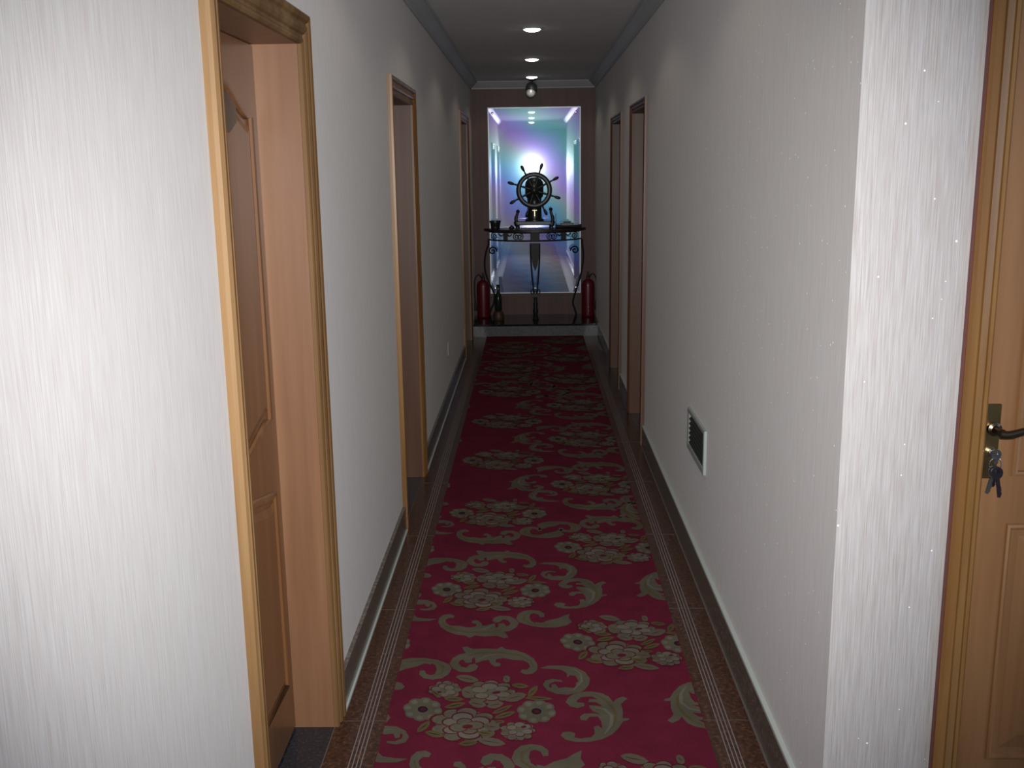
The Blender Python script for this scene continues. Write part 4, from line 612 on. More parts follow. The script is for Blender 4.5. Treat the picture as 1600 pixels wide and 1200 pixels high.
(5,[(0.145,-0.166),(0.143,-0.173),(0.138,-0.177),(0.131,-0.179),(0.124,-0.177),(0.119,-0.172),(0.117,-0.166),(0.119,-0.16),(0.124,-0.155),(0.131,-0.154),(0.138,-0.155),(0.143,-0.16)]),
(6,[(0.142,-0.163),(0.14,-0.169),(0.136,-0.173),(0.13,-0.174),(0.124,-0.173),(0.119,-0.169),(0.117,-0.163),(0.119,-0.158),(0.123,-0.154),(0.129,-0.153),(0.136,-0.154),(0.14,-0.158)]),
(2,[(0.139,-0.169),(0.137,-0.172),(0.135,-0.174),(0.131,-0.175),(0.128,-0.174),(0.125,-0.172),(0.126,-0.171),(0.129,-0.172),(0.131,-0.172),(0.134,-0.171),(0.136,-0.17),(0.138,-0.169)]),
(5,[(0.121,-0.163),(0.119,-0.17),(0.113,-0.175),(0.105,-0.177),(0.098,-0.175),(0.092,-0.17),(0.089,-0.163),(0.091,-0.156),(0.097,-0.151),(0.105,-0.149),(0.113,-0.151),(0.119,-0.156)]),
(6,[(0.119,-0.161),(0.117,-0.167),(0.112,-0.171),(0.105,-0.172),(0.098,-0.171),(0.093,-0.166),(0.091,-0.161),(0.093,-0.155),(0.098,-0.15),(0.105,-0.149),(0.112,-0.15),(0.117,-0.155)]),
(2,[(0.11,-0.17),(0.107,-0.172),(0.103,-0.172),(0.099,-0.171),(0.097,-0.168),(0.096,-0.165),(0.097,-0.165),(0.098,-0.167),(0.101,-0.168),(0.103,-0.169),(0.106,-0.17),(0.11,-0.17)]),
(5,[(0.099,-0.141),(0.097,-0.148),(0.092,-0.153),(0.084,-0.155),(0.076,-0.153),(0.07,-0.148),(0.068,-0.141),(0.07,-0.134),(0.076,-0.128),(0.083,-0.126),(0.091,-0.128),(0.097,-0.134)]),
(6,[(0.098,-0.14),(0.097,-0.146),(0.092,-0.15),(0.085,-0.151),(0.078,-0.15),(0.073,-0.145),(0.071,-0.14),(0.073,-0.134),(0.078,-0.129),(0.084,-0.128),(0.091,-0.129),(0.096,-0.134)]),
(2,[(0.082,-0.148),(0.078,-0.148),(0.075,-0.146),(0.074,-0.142),(0.074,-0.139),(0.076,-0.136),(0.076,-0.137),(0.076,-0.139),(0.076,-0.142),(0.077,-0.144),(0.079,-0.146),(0.082,-0.148)]),
(5,[(0.099,-0.109),(0.097,-0.117),(0.092,-0.122),(0.083,-0.124),(0.075,-0.122),(0.069,-0.117),(0.067,-0.109),(0.069,-0.102),(0.074,-0.096),(0.083,-0.095),(0.091,-0.097),(0.097,-0.102)]),
(6,[(0.098,-0.111),(0.097,-0.117),(0.091,-0.121),(0.084,-0.123),(0.077,-0.121),(0.072,-0.117),(0.07,-0.11),(0.072,-0.104),(0.077,-0.1),(0.084,-0.098),(0.091,-0.1),(0.096,-0.104)]),
(2,[(0.075,-0.114),(0.073,-0.111),(0.072,-0.108),(0.074,-0.104),(0.077,-0.102),(0.081,-0.101),(0.081,-0.102),(0.078,-0.104),(0.076,-0.106),(0.075,-0.108),(0.075,-0.111),(0.076,-0.114)]),
(5,[(0.116,-0.088),(0.114,-0.095),(0.109,-0.099),(0.101,-0.101),(0.094,-0.099),(0.089,-0.094),(0.086,-0.088),(0.088,-0.081),(0.094,-0.076),(0.101,-0.074),(0.108,-0.076),(0.114,-0.081)]),
(6,[(0.114,-0.09),(0.112,-0.096),(0.108,-0.1),(0.102,-0.102),(0.095,-0.1),(0.09,-0.096),(0.089,-0.09),(0.09,-0.085),(0.095,-0.081),(0.101,-0.079),(0.108,-0.081),(0.112,-0.085)]),
(2,[(0.092,-0.087),(0.093,-0.084),(0.095,-0.081),(0.098,-0.079),(0.102,-0.079),(0.105,-0.081),(0.105,-0.082),(0.102,-0.082),(0.099,-0.082),(0.097,-0.083),(0.095,-0.085),(0.093,-0.087)]),
(5,[(0.15,-0.084),(0.148,-0.092),(0.141,-0.098),(0.132,-0.1),(0.123,-0.098),(0.117,-0.092),(0.114,-0.084),(0.117,-0.076),(0.123,-0.07),(0.132,-0.068),(0.141,-0.07),(0.148,-0.076)]),
(6,[(0.146,-0.087),(0.144,-0.094),(0.139,-0.099),(0.131,-0.101),(0.123,-0.099),(0.117,-0.094),(0.115,-0.087),(0.117,-0.08),(0.123,-0.075),(0.131,-0.073),(0.138,-0.075),(0.144,-0.08)]),
(2,[(0.125,-0.077),(0.129,-0.074),(0.133,-0.074),(0.137,-0.075),(0.141,-0.077),(0.142,-0.081),(0.142,-0.081),(0.139,-0.079),(0.136,-0.077),(0.133,-0.077),(0.129,-0.077),(0.126,-0.077)]),
(5,[(0.173,-0.1),(0.17,-0.108),(0.164,-0.114),(0.155,-0.116),(0.145,-0.114),(0.139,-0.108),(0.136,-0.1),(0.139,-0.091),(0.145,-0.085),(0.154,-0.083),(0.164,-0.085),(0.17,-0.091)]),
(6,[(0.168,-0.102),(0.166,-0.109),(0.16,-0.114),(0.152,-0.116),(0.144,-0.114),(0.138,-0.108),(0.136,-0.101),(0.138,-0.094),(0.144,-0.089),(0.152,-0.087),(0.16,-0.089),(0.166,-0.095)]),
(2,[(0.154,-0.09),(0.158,-0.09),(0.162,-0.092),(0.165,-0.095),(0.166,-0.099),(0.165,-0.103),(0.164,-0.102),(0.164,-0.099),(0.163,-0.096),(0.161,-0.094),(0.158,-0.092),(0.154,-0.091)]),
(5,[(0.169,-0.13),(0.167,-0.138),(0.161,-0.144),(0.152,-0.146),(0.144,-0.144),(0.137,-0.138),(0.135,-0.13),(0.137,-0.122),(0.143,-0.117),(0.152,-0.115),(0.161,-0.117),(0.167,-0.123)]),
(7,[(0.165,-0.129),(0.163,-0.136),(0.157,-0.141),(0.15,-0.142),(0.143,-0.141),(0.137,-0.136),(0.135,-0.129),(0.137,-0.123),(0.142,-0.118),(0.15,-0.116),(0.157,-0.118),(0.163,-0.123)]),
(2,[(0.161,-0.126),(0.163,-0.129),(0.163,-0.133),(0.161,-0.136),(0.158,-0.138),(0.154,-0.139),(0.154,-0.138),(0.157,-0.137),(0.159,-0.134),(0.16,-0.132),(0.161,-0.129),(0.16,-0.126)]),
(5,[(0.144,-0.145),(0.142,-0.152),(0.137,-0.157),(0.129,-0.158),(0.122,-0.156),(0.117,-0.152),(0.115,-0.145),(0.117,-0.139),(0.122,-0.134),(0.129,-0.132),(0.136,-0.134),(0.142,-0.139)]),
(7,[(0.141,-0.144),(0.139,-0.149),(0.135,-0.153),(0.128,-0.154),(0.122,-0.153),(0.118,-0.149),(0.116,-0.143),(0.117,-0.138),(0.122,-0.134),(0.128,-0.133),(0.134,-0.134),(0.139,-0.138)]),
(2,[(0.137,-0.149),(0.135,-0.152),(0.132,-0.154),(0.128,-0.154),(0.125,-0.152),(0.123,-0.15),(0.123,-0.149),(0.126,-0.15),(0.128,-0.151),(0.131,-0.151),(0.134,-0.15),(0.136,-0.149)]),
(5,[(0.121,-0.134),(0.119,-0.141),(0.114,-0.145),(0.107,-0.147),(0.1,-0.145),(0.095,-0.141),(0.093,-0.134),(0.094,-0.128),(0.099,-0.123),(0.107,-0.122),(0.114,-0.123),(0.119,-0.128)]),
(7,[(0.119,-0.133),(0.118,-0.139),(0.113,-0.143),(0.107,-0.144),(0.101,-0.143),(0.096,-0.139),(0.095,-0.133),(0.096,-0.128),(0.101,-0.124),(0.107,-0.122),(0.113,-0.124),(0.118,-0.128)]),
(2,[(0.107,-0.142),(0.104,-0.142),(0.1,-0.141),(0.098,-0.138),(0.098,-0.135),(0.099,-0.132),(0.099,-0.132),(0.1,-0.135),(0.101,-0.137),(0.102,-0.138),(0.104,-0.14),(0.107,-0.141)]),
(5,[(0.119,-0.107),(0.117,-0.114),(0.111,-0.12),(0.103,-0.122),(0.095,-0.12),(0.089,-0.114),(0.087,-0.107),(0.089,-0.1),(0.095,-0.094),(0.103,-0.092),(0.111,-0.094),(0.117,-0.1)]),
(7,[(0.117,-0.108),(0.116,-0.114),(0.111,-0.118),(0.104,-0.12),(0.097,-0.118),(0.091,-0.114),(0.089,-0.108),(0.091,-0.102),(0.096,-0.097),(0.103,-0.095),(0.11,-0.097),(0.115,-0.102)]),
(2,[(0.095,-0.111),(0.093,-0.109),(0.093,-0.105),(0.094,-0.102),(0.097,-0.099),(0.101,-0.099),(0.101,-0.1),(0.098,-0.101),(0.096,-0.103),(0.095,-0.106),(0.095,-0.108),(0.096,-0.111)]),
(5,[(0.146,-0.09),(0.144,-0.099),(0.137,-0.105),(0.128,-0.107),(0.119,-0.105),(0.112,-0.099),(0.109,-0.09),(0.111,-0.081),(0.118,-0.075),(0.128,-0.073),(0.137,-0.075),(0.144,-0.082)]),
(7,[(0.143,-0.092),(0.141,-0.099),(0.135,-0.105),(0.127,-0.106),(0.119,-0.104),(0.113,-0.099),(0.111,-0.092),(0.113,-0.085),(0.119,-0.08),(0.127,-0.078),(0.135,-0.08),(0.141,-0.085)]),
(2,[(0.119,-0.084),(0.121,-0.081),(0.125,-0.079),(0.13,-0.079),(0.134,-0.081),(0.137,-0.085),(0.136,-0.085),(0.133,-0.083),(0.129,-0.082),(0.126,-0.082),(0.122,-0.083),(0.119,-0.085)]),
(5,[(0.165,-0.101),(0.163,-0.108),(0.157,-0.113),(0.149,-0.115),(0.142,-0.113),(0.136,-0.108),(0.134,-0.101),(0.136,-0.094),(0.141,-0.089),(0.149,-0.087),(0.157,-0.089),(0.163,-0.094)]),
(7,[(0.161,-0.102),(0.159,-0.108),(0.154,-0.113),(0.147,-0.114),(0.141,-0.113),(0.136,-0.108),(0.134,-0.102),(0.136,-0.096),(0.141,-0.092),(0.147,-0.091),(0.154,-0.092),(0.159,-0.097)]),
(2,[(0.149,-0.093),(0.153,-0.093),(0.156,-0.094),(0.158,-0.097),(0.159,-0.101),(0.158,-0.104),(0.157,-0.103),(0.157,-0.101),(0.156,-0.099),(0.154,-0.097),(0.152,-0.095),(0.149,-0.094)]),
(1,[(0.148,-0.102),(0.147,-0.106),(0.143,-0.11),(0.137,-0.111),(0.133,-0.109),(0.131,-0.106),(0.132,-0.102),(0.136,-0.099),(0.142,-0.097),(0.146,-0.099)]),
(2,[(0.128,-0.11),(0.125,-0.104),(0.127,-0.098),(0.132,-0.093),(0.14,-0.092),(0.147,-0.094),(0.152,-0.099),(0.151,-0.099),(0.146,-0.096),(0.14,-0.095),(0.134,-0.096),(0.129,-0.1),(0.127,-0.104),(0.128,-0.109)]),
(0,[(-0.087,0.204),(-0.078,0.188),(-0.068,0.178),(-0.058,0.171),(-0.049,0.166),(-0.039,0.164),(-0.029,0.164),(-0.019,0.168),(-0.009,0.176),(-0.018,0.192),(-0.028,0.202),(-0.038,0.209),(-0.048,0.214),(-0.057,0.216),(-0.067,0.216),(-0.077,0.213)]),
(1,[(-0.076,0.2),(-0.069,0.196),(-0.063,0.193),(-0.057,0.191),(-0.05,0.188),(-0.044,0.186),(-0.037,0.184),(-0.031,0.183),(-0.025,0.182),(-0.031,0.185),(-0.037,0.188),(-0.044,0.191),(-0.05,0.193),(-0.056,0.195),(-0.063,0.197),(-0.069,0.199)]),
(0,[(0.072,0.204),(0.07,0.191),(0.07,0.182),(0.071,0.175),(0.073,0.169),(0.076,0.166),(0.079,0.164),(0.084,0.164),(0.09,0.168),(0.092,0.182),(0.092,0.191),(0.091,0.198),(0.089,0.203),(0.086,0.207),(0.083,0.209),(0.078,0.209)]),
(1,[(0.074,0.199),(0.075,0.195),(0.077,0.192),(0.078,0.188),(0.08,0.185),(0.081,0.183),(0.083,0.18),(0.084,0.178),(0.086,0.176),(0.085,0.179),(0.084,0.183),(0.083,0.186),(0.081,0.189),(0.08,0.192),(0.078,0.194),(0.076,0.197)]),
(3,[(0.098,0.147),(0.104,0.138),(0.111,0.133),(0.118,0.129),(0.125,0.127),(0.132,0.126),(0.139,0.127),(0.146,0.13),(0.154,0.137),(0.147,0.146),(0.14,0.151),(0.133,0.155),(0.126,0.157),(0.119,0.158),(0.112,0.157),(0.105,0.154)]),
(4,[(0.106,0.146),(0.111,0.144),(0.115,0.142),(0.12,0.141),(0.124,0.14),(0.129,0.139),(0.133,0.139),(0.138,0.138),(0.143,0.139),(0.138,0.141),(0.133,0.142),(0.129,0.144),(0.124,0.145),(0.12,0.145),(0.115,0.146),(0.111,0.146)]),
(3,[(0.15,0.072),(0.158,0.073),(0.164,0.078),(0.17,0.084),(0.174,0.092),(0.178,0.101),(0.181,0.112),(0.183,0.124),(0.183,0.14),(0.175,0.139),(0.169,0.134),(0.164,0.128),(0.159,0.12),(0.156,0.111),(0.153,0.1),(0.151,0.088)]),
(4,[(0.155,0.082),(0.158,0.087),(0.161,0.092),(0.164,0.097),(0.167,0.102),(0.169,0.108),(0.172,0.114),(0.174,0.12),(0.177,0.126),(0.174,0.121),(0.171,0.116),(0.168,0.111),(0.165,0.106),(0.162,0.1),(0.16,0.094),(0.157,0.088)]),
(3,[(0.14,0.066),(0.151,0.059),(0.163,0.054),(0.174,0.052),(0.185,0.05),(0.196,0.05),(0.208,0.051),(0.219,0.053),(0.231,0.058),(0.22,0.065),(0.208,0.07),(0.197,0.072),(0.186,0.074),(0.174,0.074),(0.163,0.073),(0.152,0.071)]),
(4,[(0.154,0.064),(0.161,0.063),(0.168,0.062),(0.176,0.061),(0.183,0.06),(0.19,0.059),(0.198,0.059),(0.205,0.059),(0.213,0.06),(0.205,0.062),(0.198,0.063),(0.191,0.064),(0.183,0.064),(0.176,0.065),(0.169,0.065),(0.161,0.065)]),
(3,[(-0.179,-0.132),(-0.171,-0.132),(-0.165,-0.129),(-0.159,-0.123),(-0.154,-0.117),(-0.151,-0.109),(-0.147,-0.099),(-0.145,-0.088),(-0.145,-0.073),(-0.153,-0.073),(-0.159,-0.077),(-0.165,-0.082),(-0.17,-0.089),(-0.173,-0.097),(-0.177,-0.107),(-0.179,-0.118)]),
(4,[(-0.174,-0.124),(-0.171,-0.12),(-0.168,-0.115),(-0.165,-0.111),(-0.162,-0.106),(-0.159,-0.101),(-0.157,-0.096),(-0.154,-0.091),(-0.152,-0.085),(-0.155,-0.089),(-0.158,-0.093),(-0.161,-0.098),(-0.164,-0.103),(-0.166,-0.108),(-0.169,-0.113),(-0.172,-0.118)]),
(3,[(-0.155,-0.133),(-0.147,-0.144),(-0.14,-0.151),(-0.133,-0.156),(-0.125,-0.16),(-0.118,-0.162),(-0.11,-0.161),(-0.103,-0.159),(-0.095,-0.153),(-0.102,-0.142),(-0.11,-0.135),(-0.117,-0.129),(-0.125,-0.126),(-0.132,-0.124),(-0.14,-0.124),(-0.147,-0.126)]),
(4,[(-0.146,-0.136),(-0.141,-0.138),(-0.136,-0.141),(-0.131,-0.143),(-0.126,-0.144),(-0.122,-0.146),(-0.117,-0.147),(-0.112,-0.148),(-0.107,-0.149),(-0.112,-0.146),(-0.117,-0.144),(-0.121,-0.142),(-0.126,-0.14),(-0.131,-0.139),(-0.136,-0.137),(-0.141,-0.136)]),
(0,[(0.002,-0.174),(0.013,-0.187),(0.023,-0.196),(0.034,-0.202),(0.044,-0.206),(0.055,-0.208),(0.066,-0.207),(0.077,-0.204),(0.088,-0.197),(0.078,-0.183),(0.068,-0.174),(0.057,-0.168),(0.046,-0.164),(0.035,-0.162),(0.024,-0.163),(0.013,-0.166)]),
(1,[(0.015,-0.177),(0.022,-0.18),(0.029,-0.182),(0.036,-0.185),(0.043,-0.186),(0.05,-0.188),(0.057,-0.19),(0.064,-0.191),(0.071,-0.192),(0.064,-0.189),(0.057,-0.187),(0.05,-0.185),(0.043,-0.183),(0.036,-0.181),(0.029,-0.179),(0.022,-0.178)]),
(3,[(-0.05,-0.196),(-0.043,-0.202),(-0.035,-0.205),(-0.028,-0.207),(-0.021,-0.206),(-0.014,-0.205),(-0.007,-0.201),(0,-0.196),(0.006,-0.188),(-0.002,-0.181),(-0.009,-0.178),(-0.017,-0.177),(-0.024,-0.177),(-0.031,-0.179),(-0.038,-0.182),(-0.044,-0.188)]),
(4,[(-0.042,-0.195),(-0.037,-0.195),(-0.033,-0.195),(-0.028,-0.195),(-0.023,-0.194),(-0.019,-0.193),(-0.014,-0.192),(-0.01,-0.191),(-0.005,-0.189),(-0.01,-0.189),(-0.015,-0.189),(-0.019,-0.19),(-0.024,-0.19),(-0.028,-0.191),(-0.033,-0.192),(-0.038,-0.193)]),
(3,[(-0.113,0.06),(-0.105,0.052),(-0.097,0.048),(-0.089,0.045),(-0.081,0.044),(-0.073,0.044),(-0.066,0.046),(-0.058,0.05),(-0.051,0.057),(-0.059,0.065),(-0.067,0.069),(-0.075,0.072),(-0.083,0.073),(-0.091,0.073),(-0.098,0.071),(-0.106,0.067)]),
(4,[(-0.104,0.06),(-0.099,0.058),(-0.093,0.057),(-0.088,0.057),(-0.083,0.056),(-0.078,0.056),(-0.073,0.056),(-0.068,0.057),(-0.063,0.057),(-0.069,0.059),(-0.074,0.06),(-0.079,0.061),(-0.084,0.061),(-0.089,0.061),(-0.094,0.061),(-0.099,0.061)]),
(3,[(-0.109,0.008),(-0.099,0.004),(-0.09,0.003),(-0.081,0.003),(-0.073,0.006),(-0.065,0.01),(-0.057,0.015),(-0.05,0.023),(-0.043,0.034),(-0.052,0.038),(-0.061,0.039),(-0.07,0.039),(-0.079,0.036),(-0.087,0.032),(-0.094,0.026),(-0.102,0.019)]),
(4,[(-0.099,0.012),(-0.093,0.013),(-0.088,0.014),(-0.082,0.016),(-0.077,0.018),(-0.072,0.02),(-0.066,0.023),(-0.061,0.025),(-0.056,0.029),(-0.062,0.028),(-0.067,0.026),(-0.072,0.024),(-0.078,0.023),(-0.083,0.02),(-0.088,0.018),(-0.094,0.015)]),
(0,[(-0.036,0.04),(-0.029,0.026),(-0.022,0.017),(-0.015,0.011),(-0.008,0.007),(-0.001,0.006),(0.007,0.007),(0.014,0.011),(0.022,0.02),(0.016,0.035),(0.008,0.043),(0.001,0.05),(-0.006,0.053),(-0.013,0.055),(-0.021,0.053),(-0.029,0.05)]),
(1,[(-0.028,0.037),(-0.023,0.034),(-0.018,0.032),(-0.013,0.03),(-0.009,0.029),(-0.004,0.027),(0.001,0.026),(0.006,0.025),(0.011,0.024),(0.006,0.027),(0.001,0.029),(-0.004,0.031),(-0.008,0.033),(-0.013,0.034),(-0.018,0.036),(-0.023,0.037)]),
(0,[(0.023,0.014),(0.031,0.005),(0.038,0.002),(0.045,0.001),(0.052,0.002),(0.059,0.006),(0.065,0.011),(0.071,0.02),(0.076,0.033),(0.068,0.042),(0.06,0.045),(0.053,0.046),(0.046,0.045),(0.04,0.042),(0.034,0.036),(0.028,0.027)]),
(1,[(0.031,0.017),(0.035,0.017),(0.039,0.018),(0.044,0.019),(0.048,0.021),(0.052,0.022),(0.057,0.024),(0.061,0.027),(0.065,0.029),(0.061,0.029),(0.056,0.028),(0.052,0.027),(0.048,0.025),(0.043,0.024),(0.039,0.022),(0.035,0.019)]),
(0,[(0.075,0.053),(0.086,0.044),(0.096,0.041),(0.106,0.041),(0.115,0.043),(0.123,0.049),(0.132,0.057),(0.14,0.068),(0.147,0.086),(0.136,0.095),(0.126,0.098),(0.117,0.098),(0.107,0.095),(0.099,0.09),(0.09,0.081),(0.082,0.07)]),
(1,[(0.086,0.058),(0.092,0.059),(0.098,0.061),(0.104,0.063),(0.11,0.066),(0.115,0.069),(0.121,0.072),(0.127,0.075),(0.133,0.079),(0.127,0.077),(0.121,0.075),(0.115,0.073),(0.109,0.07),(0.103,0.068),(0.097,0.065),(0.092,0.061)]),
(3,[(0.049,-0.055),(0.058,-0.058),(0.067,-0.057),(0.076,-0.055),(0.084,-0.051),(0.092,-0.046),(0.1,-0.039),(0.107,-0.03),(0.114,-0.018),(0.104,-0.016),(0.096,-0.016),(0.087,-0.019),(0.078,-0.023),(0.07,-0.028),(0.063,-0.035),(0.055,-0.043)]),
(4,[(0.058,-0.05),(0.064,-0.048),(0.069,-0.045),(0.075,-0.043),(0.08,-0.04),(0.085,-0.037),(0.09,-0.033),(0.096,-0.03),(0.101,-0.026),(0.095,-0.028),(0.09,-0.03),(0.084,-0.033),(0.079,-0.036),(0.074,-0.039),(0.069,-0.042),(0.063,-0.046)]),
(3,[(0.041,-0.03),(0.05,-0.03),(0.059,-0.027),(0.067,-0.023),(0.075,-0.017),(0.083,-0.01),(0.09,-0.002),(0.097,0.008),(0.103,0.02),(0.094,0.02),(0.085,0.017),(0.077,0.012),(0.069,0.006),(0.061,-0.001),(0.054,-0.009),(0.047,-0.018)]),
(4,[(0.05,-0.023),(0.056,-0.02),(0.061,-0.016),(0.066,-0.013),(0.071,-0.009),(0.076,-0.005),(0.081,0),(0.086,0.005),(0.091,0.01),(0.085,0.007),(0.08,0.003),(0.075,-0.001),(0.07,-0.005),(0.065,-0.009),(0.06,-0.013),(0.055,-0.018)]),
(0,[(0.018,-0.098),(0.024,-0.111),(0.03,-0.119),(0.037,-0.125),(0.043,-0.127),(0.05,-0.128),(0.056,-0.125),(0.063,-0.12),(0.07,-0.11),(0.064,-0.096),(0.058,-0.088),(0.051,-0.083),(0.045,-0.08),(0.038,-0.08),(0.031,-0.082),(0.024,-0.087)]),
(1,[(0.025,-0.1),(0.03,-0.102),(0.034,-0.103),(0.038,-0.104),(0.042,-0.106),(0.047,-0.106),(0.051,-0.107),(0.055,-0.107),(0.06,-0.107),(0.055,-0.105),(0.051,-0.104),(0.047,-0.103),(0.043,-0.101),(0.038,-0.101),(0.034,-0.1),(0.03,-0.099)]),
(3,[(0,-0.133),(0.006,-0.142),(0.013,-0.148),(0.019,-0.152),(0.026,-0.154),(0.032,-0.155),(0.039,-0.154),(0.045,-0.151),(0.052,-0.145),(0.046,-0.136),(0.039,-0.13),(0.033,-0.126),(0.026,-0.124),(0.02,-0.123),(0.013,-0.124),(0.007,-0.127)]),
(4,[(0.008,-0.135),(0.012,-0.137),(0.016,-0.138),(0.02,-0.14),(0.025,-0.141),(0.029,-0.142),(0.033,-0.142),(0.037,-0.143),(0.041,-0.143),(0.037,-0.141),(0.033,-0.139),(0.029,-0.138),(0.025,-0.137),(0.02,-0.136),(0.016,-0.135),(0.012,-0.135)]),
(3,[(0.046,-0.08),(0.051,-0.084),(0.056,-0.086),(0.06,-0.087),(0.065,-0.086),(0.069,-0.085),(0.074,-0.083),(0.078,-0.08),(0.082,-0.074),(0.077,-0.07),(0.073,-0.068),(0.068,-0.067),(0.063,-0.067),(0.059,-0.068),(0.055,-0.071),(0.05,-0.074)]),
(4,[(0.052,-0.079),(0.055,-0.079),(0.058,-0.08),(0.06,-0.079),(0.063,-0.079),(0.066,-0.078),(0.069,-0.078),(0.072,-0.077),(0.075,-0.075),(0.072,-0.074),(0.069,-0.074),(0.066,-0.074),(0.063,-0.075),(0.06,-0.075),(0.057,-0.076),(0.054,-0.077)]),
(3,[(-0.159,0.114),(-0.157,0.104),(-0.154,0.096),(-0.15,0.089),(-0.147,0.083),(-0.143,0.079),(-0.138,0.075),(-0.133,0.073),(-0.128,0.074),(-0.13,0.084),(-0.133,0.092),(-0.137,0.099),(-0.14,0.105),(-0.144,0.109),(-0.149,0.113),(-0.154,0.115)]),
(4,[(-0.155,0.108),(-0.152,0.104),(-0.15,0.1),(-0.147,0.096),(-0.145,0.093),(-0.142,0.09),(-0.14,0.087),(-0.137,0.084),(-0.134,0.082),(-0.136,0.086),(-0.139,0.09),(-0.141,0.093),(-0.144,0.097),(-0.146,0.1),(-0.149,0.103),(-0.152,0.106)]),
(0,[(-0.062,0.114),(-0.059,0.093),(-0.055,0.08),(-0.051,0.071),(-0.046,0.065),(-0.041,0.064),(-0.035,0.066),(-0.029,0.072),(-0.022,0.087),(-0.025,0.108),(-0.028,0.121),(-0.033,0.13),(-0.037,0.135),(-0.043,0.137),(-0.048,0.135),(-0.055,0.128)]),
(1,[(-0.056,0.11),(-0.053,0.106),(-0.049,0.104),(-0.046,0.101),(-0.043,0.099),(-0.04,0.096),(-0.037,0.095),(-0.033,0.093),(-0.03,0.092),(-0.033,0.095),(-0.036,0.098),(-0.039,0.101),(-0.042,0.103),(-0.046,0.105),(-0.049,0.107),(-0.052,0.109)])]
# ------------------------------------------------------------------ room shell
TH = 0.30
# (door name, y0, y1 of the casing's outer edges, casing top, side)
LEFT = [(1.960, 2.850, 2.060), (4.47, 5.39, 2.055), (8.86, 9.93, 2.15)]
RIGHT = [(5.92, 6.80, 2.045), (7.50, 8.42, 2.045)]
CASW = 0.080

def wall_with_doors(name, x0, x1, ya, yb, doors, CASW=0.080):
    bm = bmesh.new(); y = ya
    for a, b, h in doors:
        add_box(bm, (x0, y, 0), (x1, a + CASW - 0.012, HC)); add_box(bm, (x0, a + CASW - 0.012, h - CASW + 0.012), (x1, b - CASW + 0.012, HC)); y = b - CASW + 0.012
    add_box(bm, (x0, y, 0), (x1, yb, HC))
    return struct(finish(bm, name, 'wallpaper'))
wall_with_doors('wall_left', WL - TH, WL, YB, YE, LEFT)
wall_with_doors('wall_right', WR, WR + TH, YC + 0.3, YE, RIGHT, 0.055)
# wall facing the camera beside the corridor mouth, with the near right door
NRX0, NRX1 = 0.915, 1.86
bm = bmesh.new()
add_box(bm, (WR, YC, 0), (NRX0 + CASW - 0.02, YC + 0.3, HC))
add_box(bm, (NRX0 + CASW - 0.02, YC, 2.0), (NRX1 - CASW + 0.02, YC + 0.3, HC))
add_box(bm, (NRX1 - CASW + 0.02, YC, 0), (XR, YC + 0.3, HC))
struct(finish(bm, 'wall_front', 'wallpaper'))
bm = bmesh.new(); add_box(bm, (WL - TH, YB - 0.2, 0), (XR + 0.2, YB, HC)); struct(finish(bm, 'wall_back', 'wallpaper'))
bm = bmesh.new(); add_box(bm, (WL - TH, YE, 0), (WR + TH, YE + 0.2, HC)); struct(finish(bm, 'wall_end', 'end_wall'))
# hall side wall with an opening for the added window
bm = bmesh.new()
add_box(bm, (XR, YB, 0), (XR + 0.2, -0.5, HC)); add_box(bm, (XR, 0.9, 0), (XR + 0.2, YC + 0.3, HC))
add_box(bm, (XR, -0.5, 0), (XR + 0.2, 0.9, 0.85)); add_box(bm, (XR, -0.5, 2.25), (XR + 0.2, 0.9, HC))
struct(finish(bm, 'wall_side', 'wallpaper'))
bm = bmesh.new()
for a, b in (((XR, -0.5, .85), (XR + .08, -0.44, 2.25)), ((XR, .84, .85), (XR + .08, .9, 2.25)), ((XR, -.44, .85), (XR + .08, .84, .91)), ((XR, -.44, 2.19), (XR + .08, .84, 2.25)), ((XR + .02, .17, .91), (XR + .06, .23, 2.19))):
    add_box(bm, a, b)
struct(finish(bm, 'added_window_1', 'cornice'))  # unseen window frame, added to go with the daylight lamp
bm = bmesh.new(); add_box(bm, (WL - TH, YB - .2, HC), (XR + .2, YE + .2, HC + .12)); struct(finish(bm, 'ceiling', 'ceiling'))

# floor: marble tiles, inlay strips and joints in one surface
bm = bmesh.new()
add_box(bm, (WL, YC, -0.1), (WR, 10.06, 0.0), mi=0)
add_box(bm, (WL - TH, YB - .2, -0.1), (XR + .2, YC, 0.0), mi=3)
add_box(bm, (WL - TH, YC, -0.1), (WL, YE + .2, 0.0), mi=4)
add_box(bm, (WR, YC, -0.1), (WR + TH + .2, YE + .2, 0.0), mi=4)
add_box(bm, (WR + TH + .2, YC, -0.1), (XR + .2, YC + .4, 0.0), mi=4)
add_box(bm, (WL, 10.06, -0.1), (WR, YE + .2, 0.0), mi=4)
e = 0.0006
for s, x0 in ((1, 0.548), (-1, -0.498)):
    for k in range(4):
        x = x0 + s * k * 0.0115
        add_box(bm, (min(x, x + s * .0032), YC, 0), (max(x, x + s * .0032), 10.05, e), mi=1)
    for j in range(10):
        y = 2.805 + .8 * j - .8
        if y > YC: add_box(bm, (min(x0 - s * .09, s * .66 if s > 0 else WL), y, 0), (max(x0 - s * .09, s * .66 if s > 0 else WL), y + .002, e), mi=2)
        if s < 0 and y > YC: pass
add_box(bm, (WL - .001, YC, 0), (WL + .002, 10.05, e), mi=2)
struct(finish(bm, 'floor', ['marble', 'inlay', 'joint', 'hall_floor', 'threshold']))

